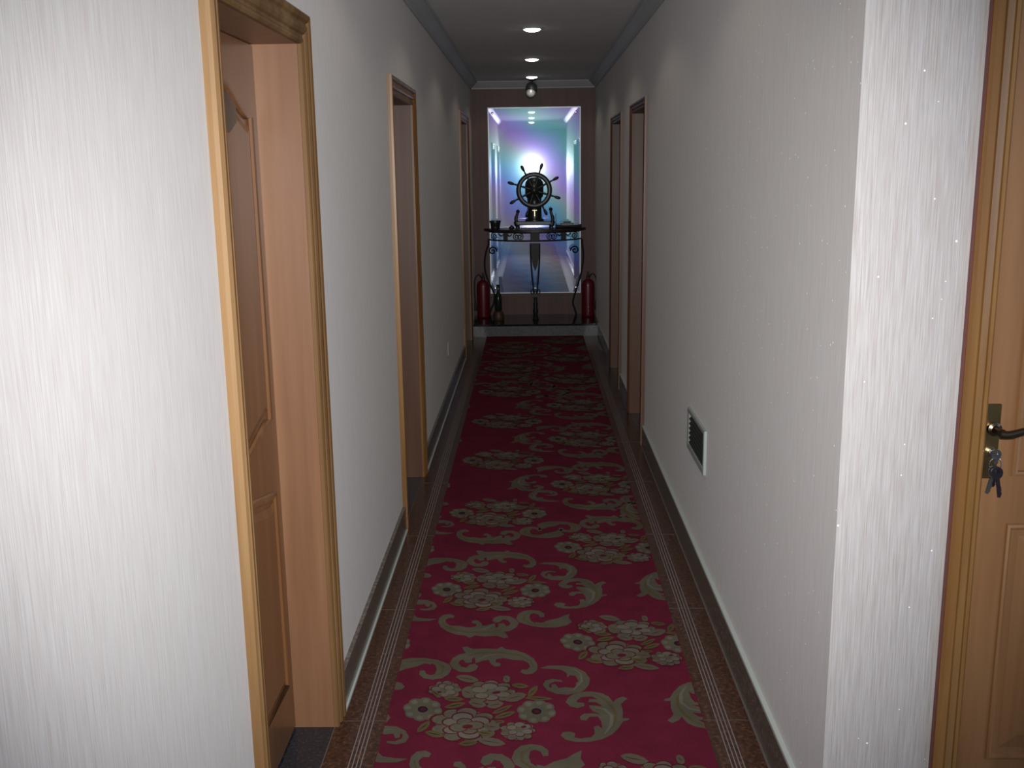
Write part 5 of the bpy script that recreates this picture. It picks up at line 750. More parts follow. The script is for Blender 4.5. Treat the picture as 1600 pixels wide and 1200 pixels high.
# skirting: stone boards with a pale caulk line, stopping at the doors
def skirting(name, side, runs, hb=0.118):
    bm = bmesh.new(); x = WL if side < 0 else WR; t = 0.014
    for a, b in runs:
        xa, xb = sorted((x, x - side * t)); add_box(bm, (xa, a, 0.0005), (xb, b, hb), mi=0)
        xa, xb = sorted((x, x - side * (t + .0)));
        add_box(bm, (xa, a, hb), (xb, b, hb + (.010 if side > 0 else .001)), mi=1 if side > 0 else 0)
        xa, xb = sorted((x - side * t, x - side * (t + .007)))
        add_box(bm, (xa, a, 0.0005), (xb, b, .008 if side < 0 else 0.003), mi=1 if side < 0 else 2)
    struct(finish(bm, name, ['skirting', 'caulk', 'joint']))
skirting('baseboard_left', -1, [(2.85, 4.47), (5.39, 8.86), (9.93, 10.06)])
skirting('baseboard_right', 1, [(YC, 5.92), (6.80, 7.50), (8.42, 10.06)])
skirting('baseboard_near', -1, [(YB, 1.96)])

# cornices: one moulding per wall
def cornice(name, pts_fn):
    prof = [(0, 0), (0, -.075), (.008, -.075), (.012, -.062), (.022, -.055), (.045, -.034), (.062, -.016), (.070, -.014), (.075, 0)]
    bm = bmesh.new(); rows = []
    for d, h in prof: rows.append([bm.verts.new(p) for p in pts_fn(d, HC + h)])
    n = len(prof)
    for i in range(n):
        A, B = rows[i], rows[(i + 1) % n]
        for k in range(len(A) - 1): bm.faces.new((A[k], A[k + 1], B[k + 1], B[k]))
    for k in (0, -1): bm.faces.new([r[k] for r in rows])
    struct(finish(bm, name, 'cornice'))
cornice('trim_1', lambda d, z: [(WL + d, YB, z), (WL + d, YE - d, z)])
cornice('trim_2', lambda d, z: [(WR - d, YC, z), (WR - d, YE - d, z)])
cornice('trim_3', lambda d, z: [(WL + d, YE - d, z), (WR - d, YE - d, z)])

# platform step before the end wall
bm = bmesh.new(); add_box(bm, (WL, 10.06, 0.0), (WR, YE, .118), mi=1)
add_box(bm, (WL, 10.048, .104), (WR, YE, .124), mi=0)
for x0, x1 in ((WL, -.16), (-.155, WR)): add_box(bm, (x0, 10.05, .0), (x1, 10.06, .104), mi=1)
add_box(bm, (WL, 10.040, 0), (WR, 10.050, .006), mi=2)
struct(finish(bm, 'trim_4', ['plat_top', 'plat_riser', 'inlay']))

# ------------------------------------------------------------------ doors
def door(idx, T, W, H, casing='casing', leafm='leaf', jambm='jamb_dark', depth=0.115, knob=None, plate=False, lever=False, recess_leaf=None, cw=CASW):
    """T(u,v,z): u along the wall from the casing's outer edge, v into the wall, z up"""
    root = bpy.data.objects.new('door_%d' % idx, None); COL.objects.link(root)
    root.location = T(W / 2, 0, 0); struct(root)
    prof = [(0.0, .0), (0.0, .011), (.006, .015), (.012, .015), (.017, .010), (.024, .010), (.028, .016), (.036, .020), (.046, .020), (.050, .014), (.056, .014), (.062, .021), (.072, .024), (.078, .021), (.080, .012), (.080, .0)]
    prof = [(t * cw / prof[-1][0], p) for t, p in prof]
    bm = bmesh.new(); rows = []
    ui0, ui1, zi = cw, W - cw, H - cw
    for t, p in prof:
        rows.append([bm.verts.new(T(ui0 - t, -p, 0.001)), bm.verts.new(T(ui0 - t, -p, zi + t)), bm.verts.new(T(ui1 + t, -p, zi + t)), bm.verts.new(T(ui1 + t, -p, 0.001))])
    for A, B in zip(rows, rows[1:] + rows[:1]):
        for k in range(3): bm.faces.new((A[k], A[k + 1], B[k + 1], B[k]))
    for k in (0, 3): bm.faces.new([r[k] for r in rows])
    finish(bm, 'casing', casing, root)
    # lining
    bm = bmesh.new(); d = depth
    for a, b in (((ui0 - .012, 0.0005, 0.001), (ui0, d + .05, zi + .012)), ((ui1, 0.0005, 0.001), (ui1 + .012, d + .05, zi + .012)), ((ui0, .0005, zi), (ui1, d + .05, zi + .012))):
        add_box(bm, a, b, T)
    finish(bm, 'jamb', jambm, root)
    # leaf
    g = .003; u0, u1 = ui0 + g, ui1 - g; z0, z1 = .008, zi - g; d0 = depth if recess_leaf is None else recess_leaf
    bm = bmesh.new(); add_box(bm, (u0, d0, z0), (u1, d0 + .04, z1), T)
    leaf = finish(bm, 'leaf', leafm, root)
    w = u1 - u0; mL, mR = u0 + .075, u1 - .075; mc = (mL + mR) / 2
    def moulding(pts, r=.011, closed=True):
        bm = bmesh.new()
        P = [T(u, d0 - .002, z) for u, z in pts]
        nrm = (T(0, 1, 0) - T(0, 0, 0)).normalized()
        add_tube(bm, P, r, 8, closed, flat=(nrm, .75))
        bmesh.ops.recalc_face_normals(bm, faces=bm.faces)
        return finish(bm, 'panel_moulding', leafm, leaf, smooth=True)
    def raised(pts, inset):
        bm = bmesh.new(); cx = sum(p[0] for p in pts) / len(pts); cz = sum(p[1] for p in pts) / len(pts)
        def ins(k): 
            out = []
            n_ = len(pts)
            for i in range(n_):
                a, b, c = Vector(pts[i - 1]), Vector(pts[i]), Vector(pts[(i + 1) % n_])
                d1 = (b - a).normalized(); d2 = (c - b).normalized(); nn = Vector((-(d1 + d2).y, (d1 + d2).x)).normalized()
                if nn.dot(Vector((cx, cz)) - b) < 0 and abs(nn.dot(Vector((cx, cz)) - b)) > .02: nn = -nn
                out.append(b + nn * k)
            return out
        A = [bm.verts.new(T(p[0], d0 - .0005, p[1])) for p in ins(inset)]
        B = [bm.verts.new(T(p[0], d0 - .007, p[1])) for p in ins(inset + .022)]
        for i in range(len(A)): bm.faces.new((A[i], A[(i + 1) % len(A)], B[(i + 1) % len(A)], B[i]))
        f = bm.faces.new(B); 
        return finish(bm, 'raised_panel', leafm, leaf)
    # upper panel: ogee arch above, dipped edge below
    def wave(uA, uB, z, amp, sgn=1, n=14):
        out = []
        for k in range(n + 1):
            t = k / n; s = abs(2 * t - 1)
            y = amp * (1 - (3 * s * s - 2 * s ** 3))
            out.append((uA + (uB - uA) * t, z + sgn * y))
        return out
    up = wave(mL, mR, 1.79, .085) + wave(mR, mL, .985, .05, -1)
    lo = wave(mL, mR, .77, .045, 1) + [(mR, .18), (mL, .18)]
    for P in (up, lo):
        moulding(P, .012); raised(P, .026)
    if plate:
        bm = bmesh.new(); oc = [(.118 * math.cos(PI / 8 + k * PI / 4), .050 * math.sin(PI / 8 + k * PI / 4)) for k in range(8)]
        add_prism(bm, [(mc + a, 1.79 + b) for a, b in oc], d0 - .018, d0 - .0075, T)
        nb = finish(bm, 'number_plate', 'bronze', leaf); nb['label'] = 'octagonal dark metal plate'
    if knob:
        ku, kz = knob
        bm = bmesh.new(); axis = (T(0, -1, 0) - T(0, 0, 0)).normalized(); base = T(ku, d0, kz)
        q = Vector((0, 0, 1)).rotation_difference(axis).to_matrix()
        add_lathe(bm, [(.026, 0), (.026, .005), (.011, .008), (.009, .028), (.018, .036), (.026, .048), (.025, .060), (.014, .068), (.0, .070)], (0, 0, 0), 20, 'Z', T=lambda p: base + q @ p)
        k = finish(bm, 'door_knob', 'brass_bright', leaf, smooth=True); k['label'] = 'round polished brass knob'
    # wooden sill is absent: dark stone lies in the recess as part of the floor
    rel(root); 
    return root, leaf

def TL(y0): return lambda u, v, z: Vector((WL - v, y0 + u, z))
def TR(y0): return lambda u, v, z: Vector((WR + v, y0 + u, z))
d1, _ = door(1, TL(1.960), .890, 2.060, plate=True, jambm='jamb', depth=.118)
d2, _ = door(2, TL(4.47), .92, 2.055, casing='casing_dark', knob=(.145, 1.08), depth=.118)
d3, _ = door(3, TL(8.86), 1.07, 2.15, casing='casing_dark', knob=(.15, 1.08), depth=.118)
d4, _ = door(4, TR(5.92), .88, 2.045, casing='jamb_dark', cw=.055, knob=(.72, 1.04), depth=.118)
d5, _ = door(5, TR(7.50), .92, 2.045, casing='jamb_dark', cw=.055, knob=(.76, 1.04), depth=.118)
for d, l in ((d1, 'nearest recessed wooden door on the left wall with an octagonal metal plate'), (d2, 'second recessed wooden door on the left wall, with a small round knob'), (d3, 'farthest door on the left wall, beside the dark end wall'), (d4, 'recessed wooden door on the right wall beyond the low vent grille'), (d5, 'farther of the two recessed doors on the right corridor wall')):
    d['label'] = l

# near right door, in the wall facing the camera
def near_door():
    T = lambda u, v, z: Vector((NRX0 + u, YC + v, z))
    W, H = NRX1 - NRX0, 2.09
    root = bpy.data.objects.new('door_6', None); COL.objects.link(root); root.location = T(W / 2, 0, 0)
    struct(root, 'wooden panel door at the right edge with lever handle and hanging keys')
    cw = .056
    prof = [(0, 0), (0, .016), (.005, .020), (.012, .020), (.0135, .015), (.0155, .015), (.017, .022), (.032, .024), (.0335, .019), (.0355, .019), (.037, .024), (.050, .022), (.056, .014), (.056, 0)]
    bm = bmesh.new(); rows = []; ui0, ui1, zi = cw, W - cw, H - cw
    for t, p in prof:
        rows.append([bm.verts.new(T(ui0 - t, -p, .001)), bm.verts.new(T(ui0 - t, -p, zi + t)), bm.verts.new(T(ui1 + t, -p, zi + t)), bm.verts.new(T(ui1 + t, -p, .001))])
    for A, B in zip(rows, rows[1:] + rows[:1]):
        for k in range(3): bm.faces.new((A[k], A[k + 1], B[k + 1], B[k]))
    for k in (0, 3): bm.faces.new([r[k] for r in rows])
    finish(bm, 'casing', 'casing_dark', root)
    bm = bmesh.new(); add_box(bm, (-.003, -.013, .001), (-.0005, -.0005, H), T); finish(bm, 'casing_edge', 'edge_paint', root)
    bm = bmesh.new()
    for a, b in (((ui0 - .012, .0005, .001), (ui0, .12, zi)), ((ui1, .0005, .001), (ui1 + .012, .12, zi)), ((ui0 - .012, .0005, zi), (ui1 + .012, .12, zi + .012))): add_box(bm, a, b, T)
    finish(bm, 'jamb', 'casing_dark', root)
    d0 = .006; u0, u1 = ui0 + .003, ui1 - .003
    bm = bmesh.new(); add_box(bm, (u0, d0, .008), (u1, d0 + .04, zi - .003), T)
    leaf = finish(bm, 'leaf', 'leaf_light', root)
    for z0, z1 in ((.30, .862), (.985, 1.86)):
        pL, pR = .134, W - .134
        arch = [(pL, z0), (pR, z0)] + ([(pR, z1), (pL, z1)] if z0 < .5 else [(pR - (pR - pL) * k / 12, z1 + .08 * math.sin(PI * k / 12) ** 2) for k in range(13)])
        bm = bmesh.new(); add_tube(bm, [T(u, d0, z) for u, z in arch], .010, 8, True, flat=(Vector((0, 1, 0)), .8)); finish(bm, 'panel_moulding', 'leaf_light', leaf, smooth=True)
        bm = bmesh.new(); A = [(pL + .022, z0 + .022), (pR - .022, z0 + .022), (pR - .022, z1 - .022), (pL + .022, z1 - .022)]; B = [(pL + .06, z0 + .06), (pR - .06, z0 + .06), (pR - .06, z1 - .06), (pL + .06, z1 - .06)]
        VA = [bm.verts.new(T(u, d0 - .0005, z)) for u, z in A]; VB = [bm.verts.new(T(u, d0 - .010, z)) for u, z in B]
        for i in range(4): bm.faces.new((VA[i], VA[(i + 1) % 4], VB[(i + 1) % 4], VB[i]))
        bm.faces.new(VB); finish(bm, 'raised_panel', 'leaf_light', leaf)
    # long escutcheon plate with lever
    px = .078; bm = bmesh.new(); add_box(bm, (px - .0155, d0 - .006, .975), (px + .0155, d0 - .0002, 1.142), T); bevel(bm, .002, 1)
    pl = finish(bm, 'lock_plate', 'brass', leaf); pl['label'] = 'tall aged brass lock plate'
    bm = bmesh.new()
    add_lathe(bm, [(.015, 0), (.015, -.010), (.009, -.013), (.009, -.045)], tuple(T(px, d0 - .006, 1.088)), 18, 'Y')
    pth = smooth_path([T(px - .004, d0 - .05, 1.086), T(px + .015, d0 - .053, 1.086), T(px + .045, d0 - .054, 1.094), T(px + .08, d0 - .053, 1.102), T(px + .115, d0 - .050, 1.104), T(px + .13, d0 - .046, 1.100)], 6)
    add_tube(bm, pth, [.0095 - .004 * (i / len(pth)) for i in range(len(pth))], 12)
    h = finish(bm, 'lever_handle', 'bronze', leaf, smooth=True); h['label'] = 'dark bronze curved lever handle'
    bm = bmesh.new(); add_lathe(bm, [(.0105, 0), (.0105, -.009), (.008, -.012), (0, -.012)], tuple(T(px, d0 - .006, 1.035)), 18, 'Y')
    finish(bm, 'key_cylinder', 'steel', leaf, smooth=True)
    rel(root)
near_door()

def key_mesh(bm, o, ang, L=.052, bow=.012, th=.0012, yoff=0.0):
    """flat key hanging from o, swung by ang"""
    c, s = math.cos(ang), math.sin(ang)
    def T(u, v, z): return Vector((o[0] + u * c - z * s, o[1] + yoff + v, o[2] + u * s + z * c))
    ring = [(bow * math.sin(2 * PI * k / 16), -bow - bow * 1.1 * math.cos(2 * PI * k / 16) + bow * .2) for k in range(16)]
    outl = [(.004, -2 * bow), (.004, -L * .62), (.0062, -L * .66), (.004, -L * .70), (.006, -L * .75), (.0035, -L * .80), (.0058, -L * .86), (.0015, -L), (-.0035, -L * .97), (-.0035, -2 * bow)]
    add_prism(bm, outl, -th, th, T)
    A = [bm.verts.new(T(u, -th, z)) for u, z in ring]; B = [bm.verts.new(T(u, th, z)) for u, z in ring]
    I = [(u * .35, (z + bow) * .35 - bow * .55) for u, z in ring]
    C = [bm.verts.new(T(u, -th, z)) for u, z in I]; D = [bm.verts.new(T(u, th, z)) for u, z in I]
    for i in range(16):
        j = (i + 1) % 16
        bm.faces.new((A[i], A[j], B[j], B[i])); bm.faces.new((C[i], D[i], D[j], C[j])); bm.faces.new((A[i], C[i], C[j], A[j])); bm.faces.new((B[i], B[j], D[j], D[i]))
kx, ky, kz = NRX0 + .078, YC - .012, 1.035
keys = thing('key_bunch', 'bunch of keys hanging from the lock of the right door', 'keys', (kx, ky, kz))
bm = bmesh.new(); key_mesh(bm, (kx, ky - .012, kz + .010), 0.0, .03, .011)
finish(bm, 'lock_key', 'steel', keys)
bm = bmesh.new(); add_tube(bm, [(kx + .013 * math.cos(a), ky - .012 + .003 * math.sin(2 * a), kz - .018 + .013 * math.sin(a)) for a in [2 * PI * k / 20 for k in range(20)]], .0011, 6, True); finish(bm, 'key_ring', 'steel', keys, smooth=True)
for a, m_, L, yo in ((-.22, 'steel', .060, -.010), (.17, 'key_dark', .066, -.018), (.02, 'key_dark', .045, -.005)):
    bm = bmesh.new(); key_mesh(bm, (kx - .002, ky - .006, kz - .026), a, L, .0125, .0016, yo); k_ = finish(bm, 'key', m_, keys)
    if m_ == 'steel': k_['label'] = 'bright steel key'
bm = bmesh.new(); add_lathe(bm, [(.0, .010), (.006, .008), (.008, 0), (.006, -.008), (.0, -.010)], (kx - .004, ky - .016, kz - .036), 14); finish(bm, 'key_fob', 'black', keys, smooth=True)
rel(keys)

# ------------------------------------------------------------------ carpet with woven pattern
CX0, CX1, CY0, CY1 = -.460, .508, -1.6, 10.02
def build_carpet():
    bm = bmesh.new(); zt = .009
    add_box(bm, (CX0, CY0, .001), (CX1, CY1, zt))
    def clip_poly(P, xmin, xmax):
        for sgn, lim in ((1, xmin), (-1, xmax)):
            out = []
            for i in range(len(P)):
                a, b = P[i], P[(i + 1) % len(P)]; ia, ib = sgn * (a[0] - lim) >= 0, sgn * (b[0] - lim) >= 0
                if ia: out.append(a)
                if ia != ib:
                    t = (lim - a[0]) / (b[0] - a[0]); out.append((lim, a[1] + t * (b[1] - a[1])))
            P = out
            if len(P) < 3: return []
        return P
    def put(P, cx, cy, rot, mi, layer):
        s = -1 if rot else 1
        Q = clip_poly([(cx + s * x, cy + s * y) for x, y in P], CX0 + .002, CX1 - .002)
        Q = [q for i, q in enumerate(Q) if (Vector(q) - Vector(Q[i - 1])).length > 5e-4]
        if len(Q) < 3 or max(q[1] for q in Q) > CY1 - .003 or min(q[1] for q in Q) < CY0 + .003: return
        area = sum(Q[i - 1][0] * Q[i][1] - Q[i][0] * Q[i - 1][1] for i in range(len(Q)))
        if area < 0: Q = Q[::-1]
        f = bm.faces.new([bm.verts.new((x, y, zt + .0004 * layer)) for x, y in Q]); f.material_index = mi
    LAY = {0: (1, 1), 3: (4, 2), 2: (3, 3), 1: (2, 6), 4: (5, 5)}
    def medallion(cx, cy, parts):
        for rot in (0, 1):
            if 't' not in parts and not rot: continue
            if 'b' not in parts and rot: continue
            for nm, P in MOTIF_SCROLLS.items():
                put(P, cx, cy, rot, 1, 1)
            for l, P in MOTIF_VEINS:
                mi, ly = LAY[l]; put(P, cx, cy, rot, mi, ly + 1)
    def bouquet(cx, cy):
        for k, (l, P) in enumerate(MOTIF_BOUQUET):
            put(P, cx, cy, 0, {0: 1, 1: 2, 2: 3, 3: 4, 4: 5, 5: 2, 6: 1, 7: 3}[l], 1 + k * .035)
    PY = .915; c0 = -.177; x1 = .325
    rowsL = {-4: '', -3: '', -2: '', -1: 'tb', 0: 'tb', 1: 'tb', 2: 'b', 3: '', 4: '', 5: 't', 6: 'tb', 7: 'tb'}
    rowsR = {-4: 'tb', -3: 'tb', -2: '', -1: '', 0: '', 1: 't', 2: 'tb', 3: 'tb', 4: 'tb', 5: 'b', 6: '', 7: ''}
    for k in range(-4, 8):
        yL, yR = 2.853 + PY * k, 3.305 + PY * k
        bouquet(c0, yL); bouquet(x1, yR); bouquet(x1 - 1.005, yR); 
        if rowsL[k]: medallion(c0, yL, rowsL[k]); medallion(c0 + 1.04, yL, rowsL[k])
        if rowsR[k]: medallion(x1, yR, rowsR[k])
    return finish(bm, 'runner_carpet', ['carpet', 'motif', 'motif_line', 'motif_light', 'motif_olive', 'motif_dark'], recalc=False)
tag(build_carpet(), 'long crimson runner carpet with beige roses and scrolls down the corridor', 'carpet')

# ------------------------------------------------------------------ ceiling lamps
def downlight_mesh():
    bm = bmesh.new(); add_lathe(bm, [(.050, -.0002), (.066, -.0002), (.066, -.004), (.060, -.008), (.052, -.006), (.050, -.0002)], (0, 0, 0), 32); return bm
DL = [(6.80, 'nearest of the three lit downlights seen on the corridor ceiling'), (8.62, 'middle one of the three lit downlights seen on the corridor ceiling'), (10.24, 'farthest lit downlight, above the small hanging spotlight'),
      (5.05, 'ceiling downlight whose reflection is the uppermost of three in the mirror'), (3.25, 'ceiling downlight whose reflection is the middle one of three in the mirror'), (1.45, 'ceiling downlight whose reflection is the lowest of three in the mirror')]
root0 = None
for i, (y, lab) in enumerate(DL):
    t = thing('downlight', lab, 'ceiling light', (.016, y, HC), 'recessed downlights along the corridor ceiling')
    if i == 0:
        a = finish(downlight_mesh(), 'trim_ring', 'white_plastic', t, smooth=True)
        bm = bmesh.new(); add_lathe(bm, [(.0545, -.003), (.053, -.009), (.044, -.015), (.026, -.020), (.0, -.0215)], (0, 0, 0), 32)
        b = finish(bm, 'lamp_lens', 'lamp_glow', t, smooth=True); b['label'] = 'glowing white lens'
        parts = [a, b]
    else:
        for s in parts:
            c = s.copy(); COL.objects.link(c); c.parent = t
    L = bpy.data.lights.new('downlight_beam', 'SPOT'); L.energy = 3.6; L.color = (1.0, 0.85, 0.64); L.spot_size = math.radians(144); L.spot_blend = .3; L.shadow_soft_size = .03
    lo = bpy.data.objects.new('downlight_beam', L); COL.objects.link(lo); lo.parent = t; lo.location = (0, 0, -.055)

t = thing('ceiling_spotlight', 'small dark spotlight hanging from the ceiling before the end wall', 'spotlight', (.018, 10.47, HC))
bm = bmesh.new(); add_lathe(bm, [(.045, -.0003), (.048, -.014), (.030, -.022), (.012, -.026), (.010, -.06)], (.018, 10.47, HC), 24); finish(bm, 'ceiling_mount', 'lamp_body', t, smooth=True)
q = Matrix.Rotation(math.radians(-22), 3, 'X') @ Matrix.Rotation(math.radians(8), 3, 'Y')
bs = Vector((.018, 10.47, HC - .055))
bm = bmesh.new(); add_lathe(bm, [(.0, .012), (.034, .008), (.054, -.012), (.060, -.045), (.058, -.075), (.050, -.080)], (0, 0, 0), 28, T=lambda p: bs + q @ p); finish(bm, 'lamp_housing', 'lamp_body', t, smooth=True)
bm = bmesh.new(); add_lathe(bm, [(.050, -.078), (.050, -.105), (.040, -.130), (.018, -.146), (0, -.148)], (0, 0, 0), 28, T=lambda p: bs + q @ p); g_ = finish(bm, 'lamp_glass', 'grey_glass', t, smooth=True); g_['label'] = 'smoked glass lamp cover'
rel(t)

# ------------------------------------------------------------------ mirror
MX0, MX1, MZ0, MZ1 = -.442, .516, .352, 2.272
mi = thing('wall_mirror', 'tall rectangular mirror bolted to the end wall, reflecting the flash', 'mirror', ((MX0 + MX1) / 2, YE, MZ0))
yb = YE - .006
bm = bmesh.new(); bw = .010
vs = [bm.verts.new((x, yb, z)) for x, z in ((MX0 + bw, MZ0 + bw), (MX1 - bw, MZ0 + bw), (MX1 - bw, MZ1 - bw), (MX0 + bw, MZ1 - bw))]
bm.faces.new(vs)
bmesh.ops.translate(bm, verts=bm.verts, vec=(0, 0, 0))
gl = finish(bm, 'mirror_glass', 'mirror', mi, recalc=False)
if gl.data.polygons[0].normal.y > 0: gl.data.flip_normals()
bm = bmesh.new()
O = [(MX0, MZ0), (MX1, MZ0), (MX1, MZ1), (MX0, MZ1)]; I = [(MX0 + bw, MZ0 + bw), (MX1 - bw, MZ0 + bw), (MX1 - bw, MZ1 - bw), (MX0 + bw, MZ1 - bw)]
for k in range(4):
    j = (k + 1) % 4
    a, b, c, d = [bm.verts.new(p) for p in ((O[k][0], yb + .0006, O[k][1]), (O[j][0], yb + .0006, O[j][1]), (I[j][0], yb, I[j][1]), (I[k][0], yb, I[k][1]))]
    bm.faces.new((a, b, c, d))
    e1, f1 = bm.verts.new((O[k][0], YE - .0003, O[k][1])), bm.verts.new((O[j][0], YE - .0003, O[j][1])); bm.faces.new((a, e1, f1, b))
ed = finish(bm, 'bevelled_edge', 'glass_edge', mi); ed['label'] = 'bright polished bevelled edge'
for x, z in ((MX0 + .048, MZ1 - .055), (MX1 - .048, MZ1 - .055), (MX0 + .048, MZ0 + .055), (MX1 - .048, MZ0 + .055)):
    bm = bmesh.new(); add_lathe(bm, [(.013, 0), (.013, -.004), (.010, -.008), (0, -.010)], (x, yb - .0003, z), 20, 'Y'); finish(bm, 'mirror_bolt', 'chrome', mi, smooth=True)
rel(mi)

# ------------------------------------------------------------------ console table
TCX, TZ = .034, 1.045
tb = thing('console_table', 'black wrought iron console table with scrollwork before the mirror', 'table', (TCX, 10.50, .124))
def ellp(a, b, th, z): return Vector((TCX + a * math.sin(th), YE - .04 - b * math.cos(th), z))
bm = bmesh.new()
for z0, z1, a, b in ((TZ - .022, TZ - .004, .535, .42), (TZ - .004, TZ, .528, .413)):
    A = [bm.verts.new(ellp(a, b, -PI / 2 + PI * k / 40, z0)) for k in range(41)]; B = [bm.verts.new(ellp(a, b, -PI / 2 + PI * k / 40, z1)) for k in range(41)]
    bm.faces.new(A); bm.faces.new(B[::-1])
    for k in range(41): bm.faces.new((A[k], A[(k + 1) % 41], B[(k + 1) % 41], B[k]))
finish(bm, 'table_top', 'dark_wood', tb)
bm = bmesh.new(); za, zb = TZ - .022, TZ - .118
def px_th(px): return math.asin(max(-1, min(1, (px - 836.0) / 76.5)))
fa, fb = .485, .365
for z in (za - .007, zb + .006):
    add_tube(bm, [ellp(fa, fb, -PI / 2 * .96 + PI * .96 * k / 40, z) for k in range(41)], .0075, 8)
zc = (za + zb) / 2
def spiral(cpx, sgn, r0=.036, turns=1.6, vs=1):
    w = r0; pts = []
    for k in range(30):
        t = k / 29; r = w * (1 - .82 * t); a = PI / 2 + sgn * turns * 2 * PI * t
        th = px_th(cpx) ; s_ = fa * math.sin(th) + r * math.cos(a)
        th2 = math.asin(max(-.995, min(.995, s_ / fa))); pts.append(ellp(fa, fb, th2, zc + vs * r * math.sin(a)))
    add_tube(bm, pts, .0048, 6)
for cpx, s in ((769.5, 1), (812, -1), (806, 1), (860, 1), (866, -1), (900, -1)): spiral(cpx, s)
for p0, p1 in ((786, 791), (879, 885)):
    for k in range(4):
        th = px_th(p0 + (p1 - p0) * k / 3); add_tube(bm, [ellp(fa, fb, th, za - .01), ellp(fa, fb, th, zb + .01)], .0075, 6)
for p0, p1 in ((777, 786), (791, 799), (872, 879), (885, 894)):
    add_tube(bm, smooth_path([ellp(fa, fb, px_th(p0), zc + .025), ellp(fa, fb, px_th((p0 + p1) / 2), zc + .006), ellp(fa, fb, px_th(p1), zc + .025)], 5), .006, 6)
finish(bm, 'scroll_frieze', 'iron', tb, smooth=True)
# centre leg: broad leaf shaped blade narrowing into paired bars
yl = YE - .04 - fb - .004
lz = lambda y: 1.65 - (y - 264) / 1577.0 * (yl)
bm = bmesh.new()
add_box(bm, (TCX - .046, yl - .014, zb), (TCX + .046, yl + .012, za)); bevel(bm, .004, 1)
prof = [(377, 6.4), (392, 6.2), (402, 5.2), (410, 3.8), (416, 1.8), (419, .5)]
L_ = [(TCX - w / 1577 * yl, lz(y)) for y, w in prof]; R_ = [(TCX + w / 1577 * yl, lz(y)) for y, w in prof][::-1]
add_prism(bm, L_ + R_, yl - .010, yl + .008)
finish(bm, 'centre_blade', 'iron', tb)
bm = bmesh.new()
for s in (-1, 1):
    add_tube(bm, smooth_path([(TCX + s * .046, yl, lz(377)), (TCX + s * .045, yl, lz(400)), (TCX + s * .032, yl, lz(430)), (TCX + s * .020, yl, lz(446)), (TCX + s * .018, yl, lz(454))], 5), .0075, 8)
    sp = [(TCX + s * (.022 + .030 * (1 - .0) * math.sin(a) * (1 - a / 9)), yl, lz(451) + .028 * math.cos(a) * (1 - a / 9) - .01) for a in [k * .35 for k in range(20)]]
    add_tube(bm, sp, .0055, 6)
add_lathe(bm, [(.030, 0), (.034, .012), (.018, .03), (.022, .06), (.028, .09), (.020, .13), (.024, .17), (.016, .20), (.020, .235)], (TCX, yl, .1245), 16)
finish(bm, 'leg', 'iron', tb, smooth=True)
for s, x_ in ((-1, TCX - .475), (1, TCX + .470)):
    ysd = YE - .12; bm = bmesh.new()
    k_ = lambda q, y: ((q - 829.5 - (y - 264) * .0139) / 1577 * ysd, 1.65 - (y - 264) / 1577 * ysd)
    pl = [(764, 378), (760, 390), (758, 405), (759, 420), (763, 433), (769, 446), (773, 456), (772, 470), (768, 478), (765, 484)]
    if s > 0: pl = [(909, 378), (911, 390), (911, 405), (909, 420), (906, 433), (902, 447), (898, 460), (896, 470), (899, 480), (902, 486)]
    pts = [k_(*q) for q in pl]; pts[-1] = (pts[-1][0], .134)
    add_tube(bm, smooth_path([(a, ysd, b) for a, b in pts], 5), .0095, 8)
    c = k_(770.5 if s < 0 else 898, 388); sp = []
    for k in range(34):
        t_ = k / 33; r = .046 * (1 - .85 * t_); a = (PI / 2 if True else 0) - s * (-1) * 0 + (-s) * (-PI * .55) + s * (-1) * t_ * 2 * PI * 1.45
        sp.append((c[0] + r * math.cos(a), ysd - .004, c[1] + r * math.sin(a)))
    add_tube(bm, sp, .0075, 8)
    add_tube(bm, [(pts[0][0], ysd, pts[0][1] - .004), (pts[0][0], ysd, zb - .0)], .010, 8)
    finish(bm, 'leg', 'iron', tb, smooth=True)
rel(tb)

# ------------------------------------------------------------------ ship's wheel ornament
WY = 10.45
wx, wz = .030, 1.438
sw = thing('ships_wheel_ornament', "dark ship's wheel ornament on a pedestal, centred on the console table", 'ornament', (wx, WY, TZ))
bm = bmesh.new()
add_box(bm, (wx - .180, WY - .05, TZ + .045), (wx + .172, WY + .05, TZ + .083)); bevel(bm, .006, 2)
finish(bm, 'base_beam', 'ornament', sw)
for s in (-1, 1):
    bm = bmesh.new(); x = wx + s * .172
    add_tube(bm, smooth_path([(x, WY, TZ + .006), (x - s * .0005, WY, TZ + .03), (x + s * .012, WY, TZ + .07), (x + s * .016, WY, TZ + .11), (x + s * .002, WY, TZ + .155), (x - s * .006, WY, TZ + .185)], 5), [.020] * 6 + [.026] * 6 + [.017] * 6 + [.014] * 7 + [.010], 10)
    add_lathe(bm, [(.0, .0), (.016, .004), (.020, .018), (.013, .030), (0, .036)], (x - s * .004, WY, TZ + .165 + (.02 if s > 0 else 0)), 14)
    finish(bm, 'base_post', 'ornament', sw, smooth=True)
bm = bmesh.new()
add_lathe(bm, [(.095, .083), (.095, .098), (.074, .108), (.070, .25), (.072, .262), (.070, .275), (.073, .31), (.088, .33), (.094, .37), (.094, .44), (.088, .475), (.066, .505), (.03, .52), (0, .523)], (wx + .002, WY + .045, TZ), 30)
finish(bm, 'pedestal', 'ornament', sw, smooth=True)
bm = bmesh.new(); yq = WY - .036
add_box(bm, (wx - .022, yq, wz - .205), (wx + .028, yq + .016, wz - .197)); add_box(bm, (wx - .002, yq, wz - .262), (wx + .008, yq + .016, wz - .205)); bevel(bm, .002, 1)
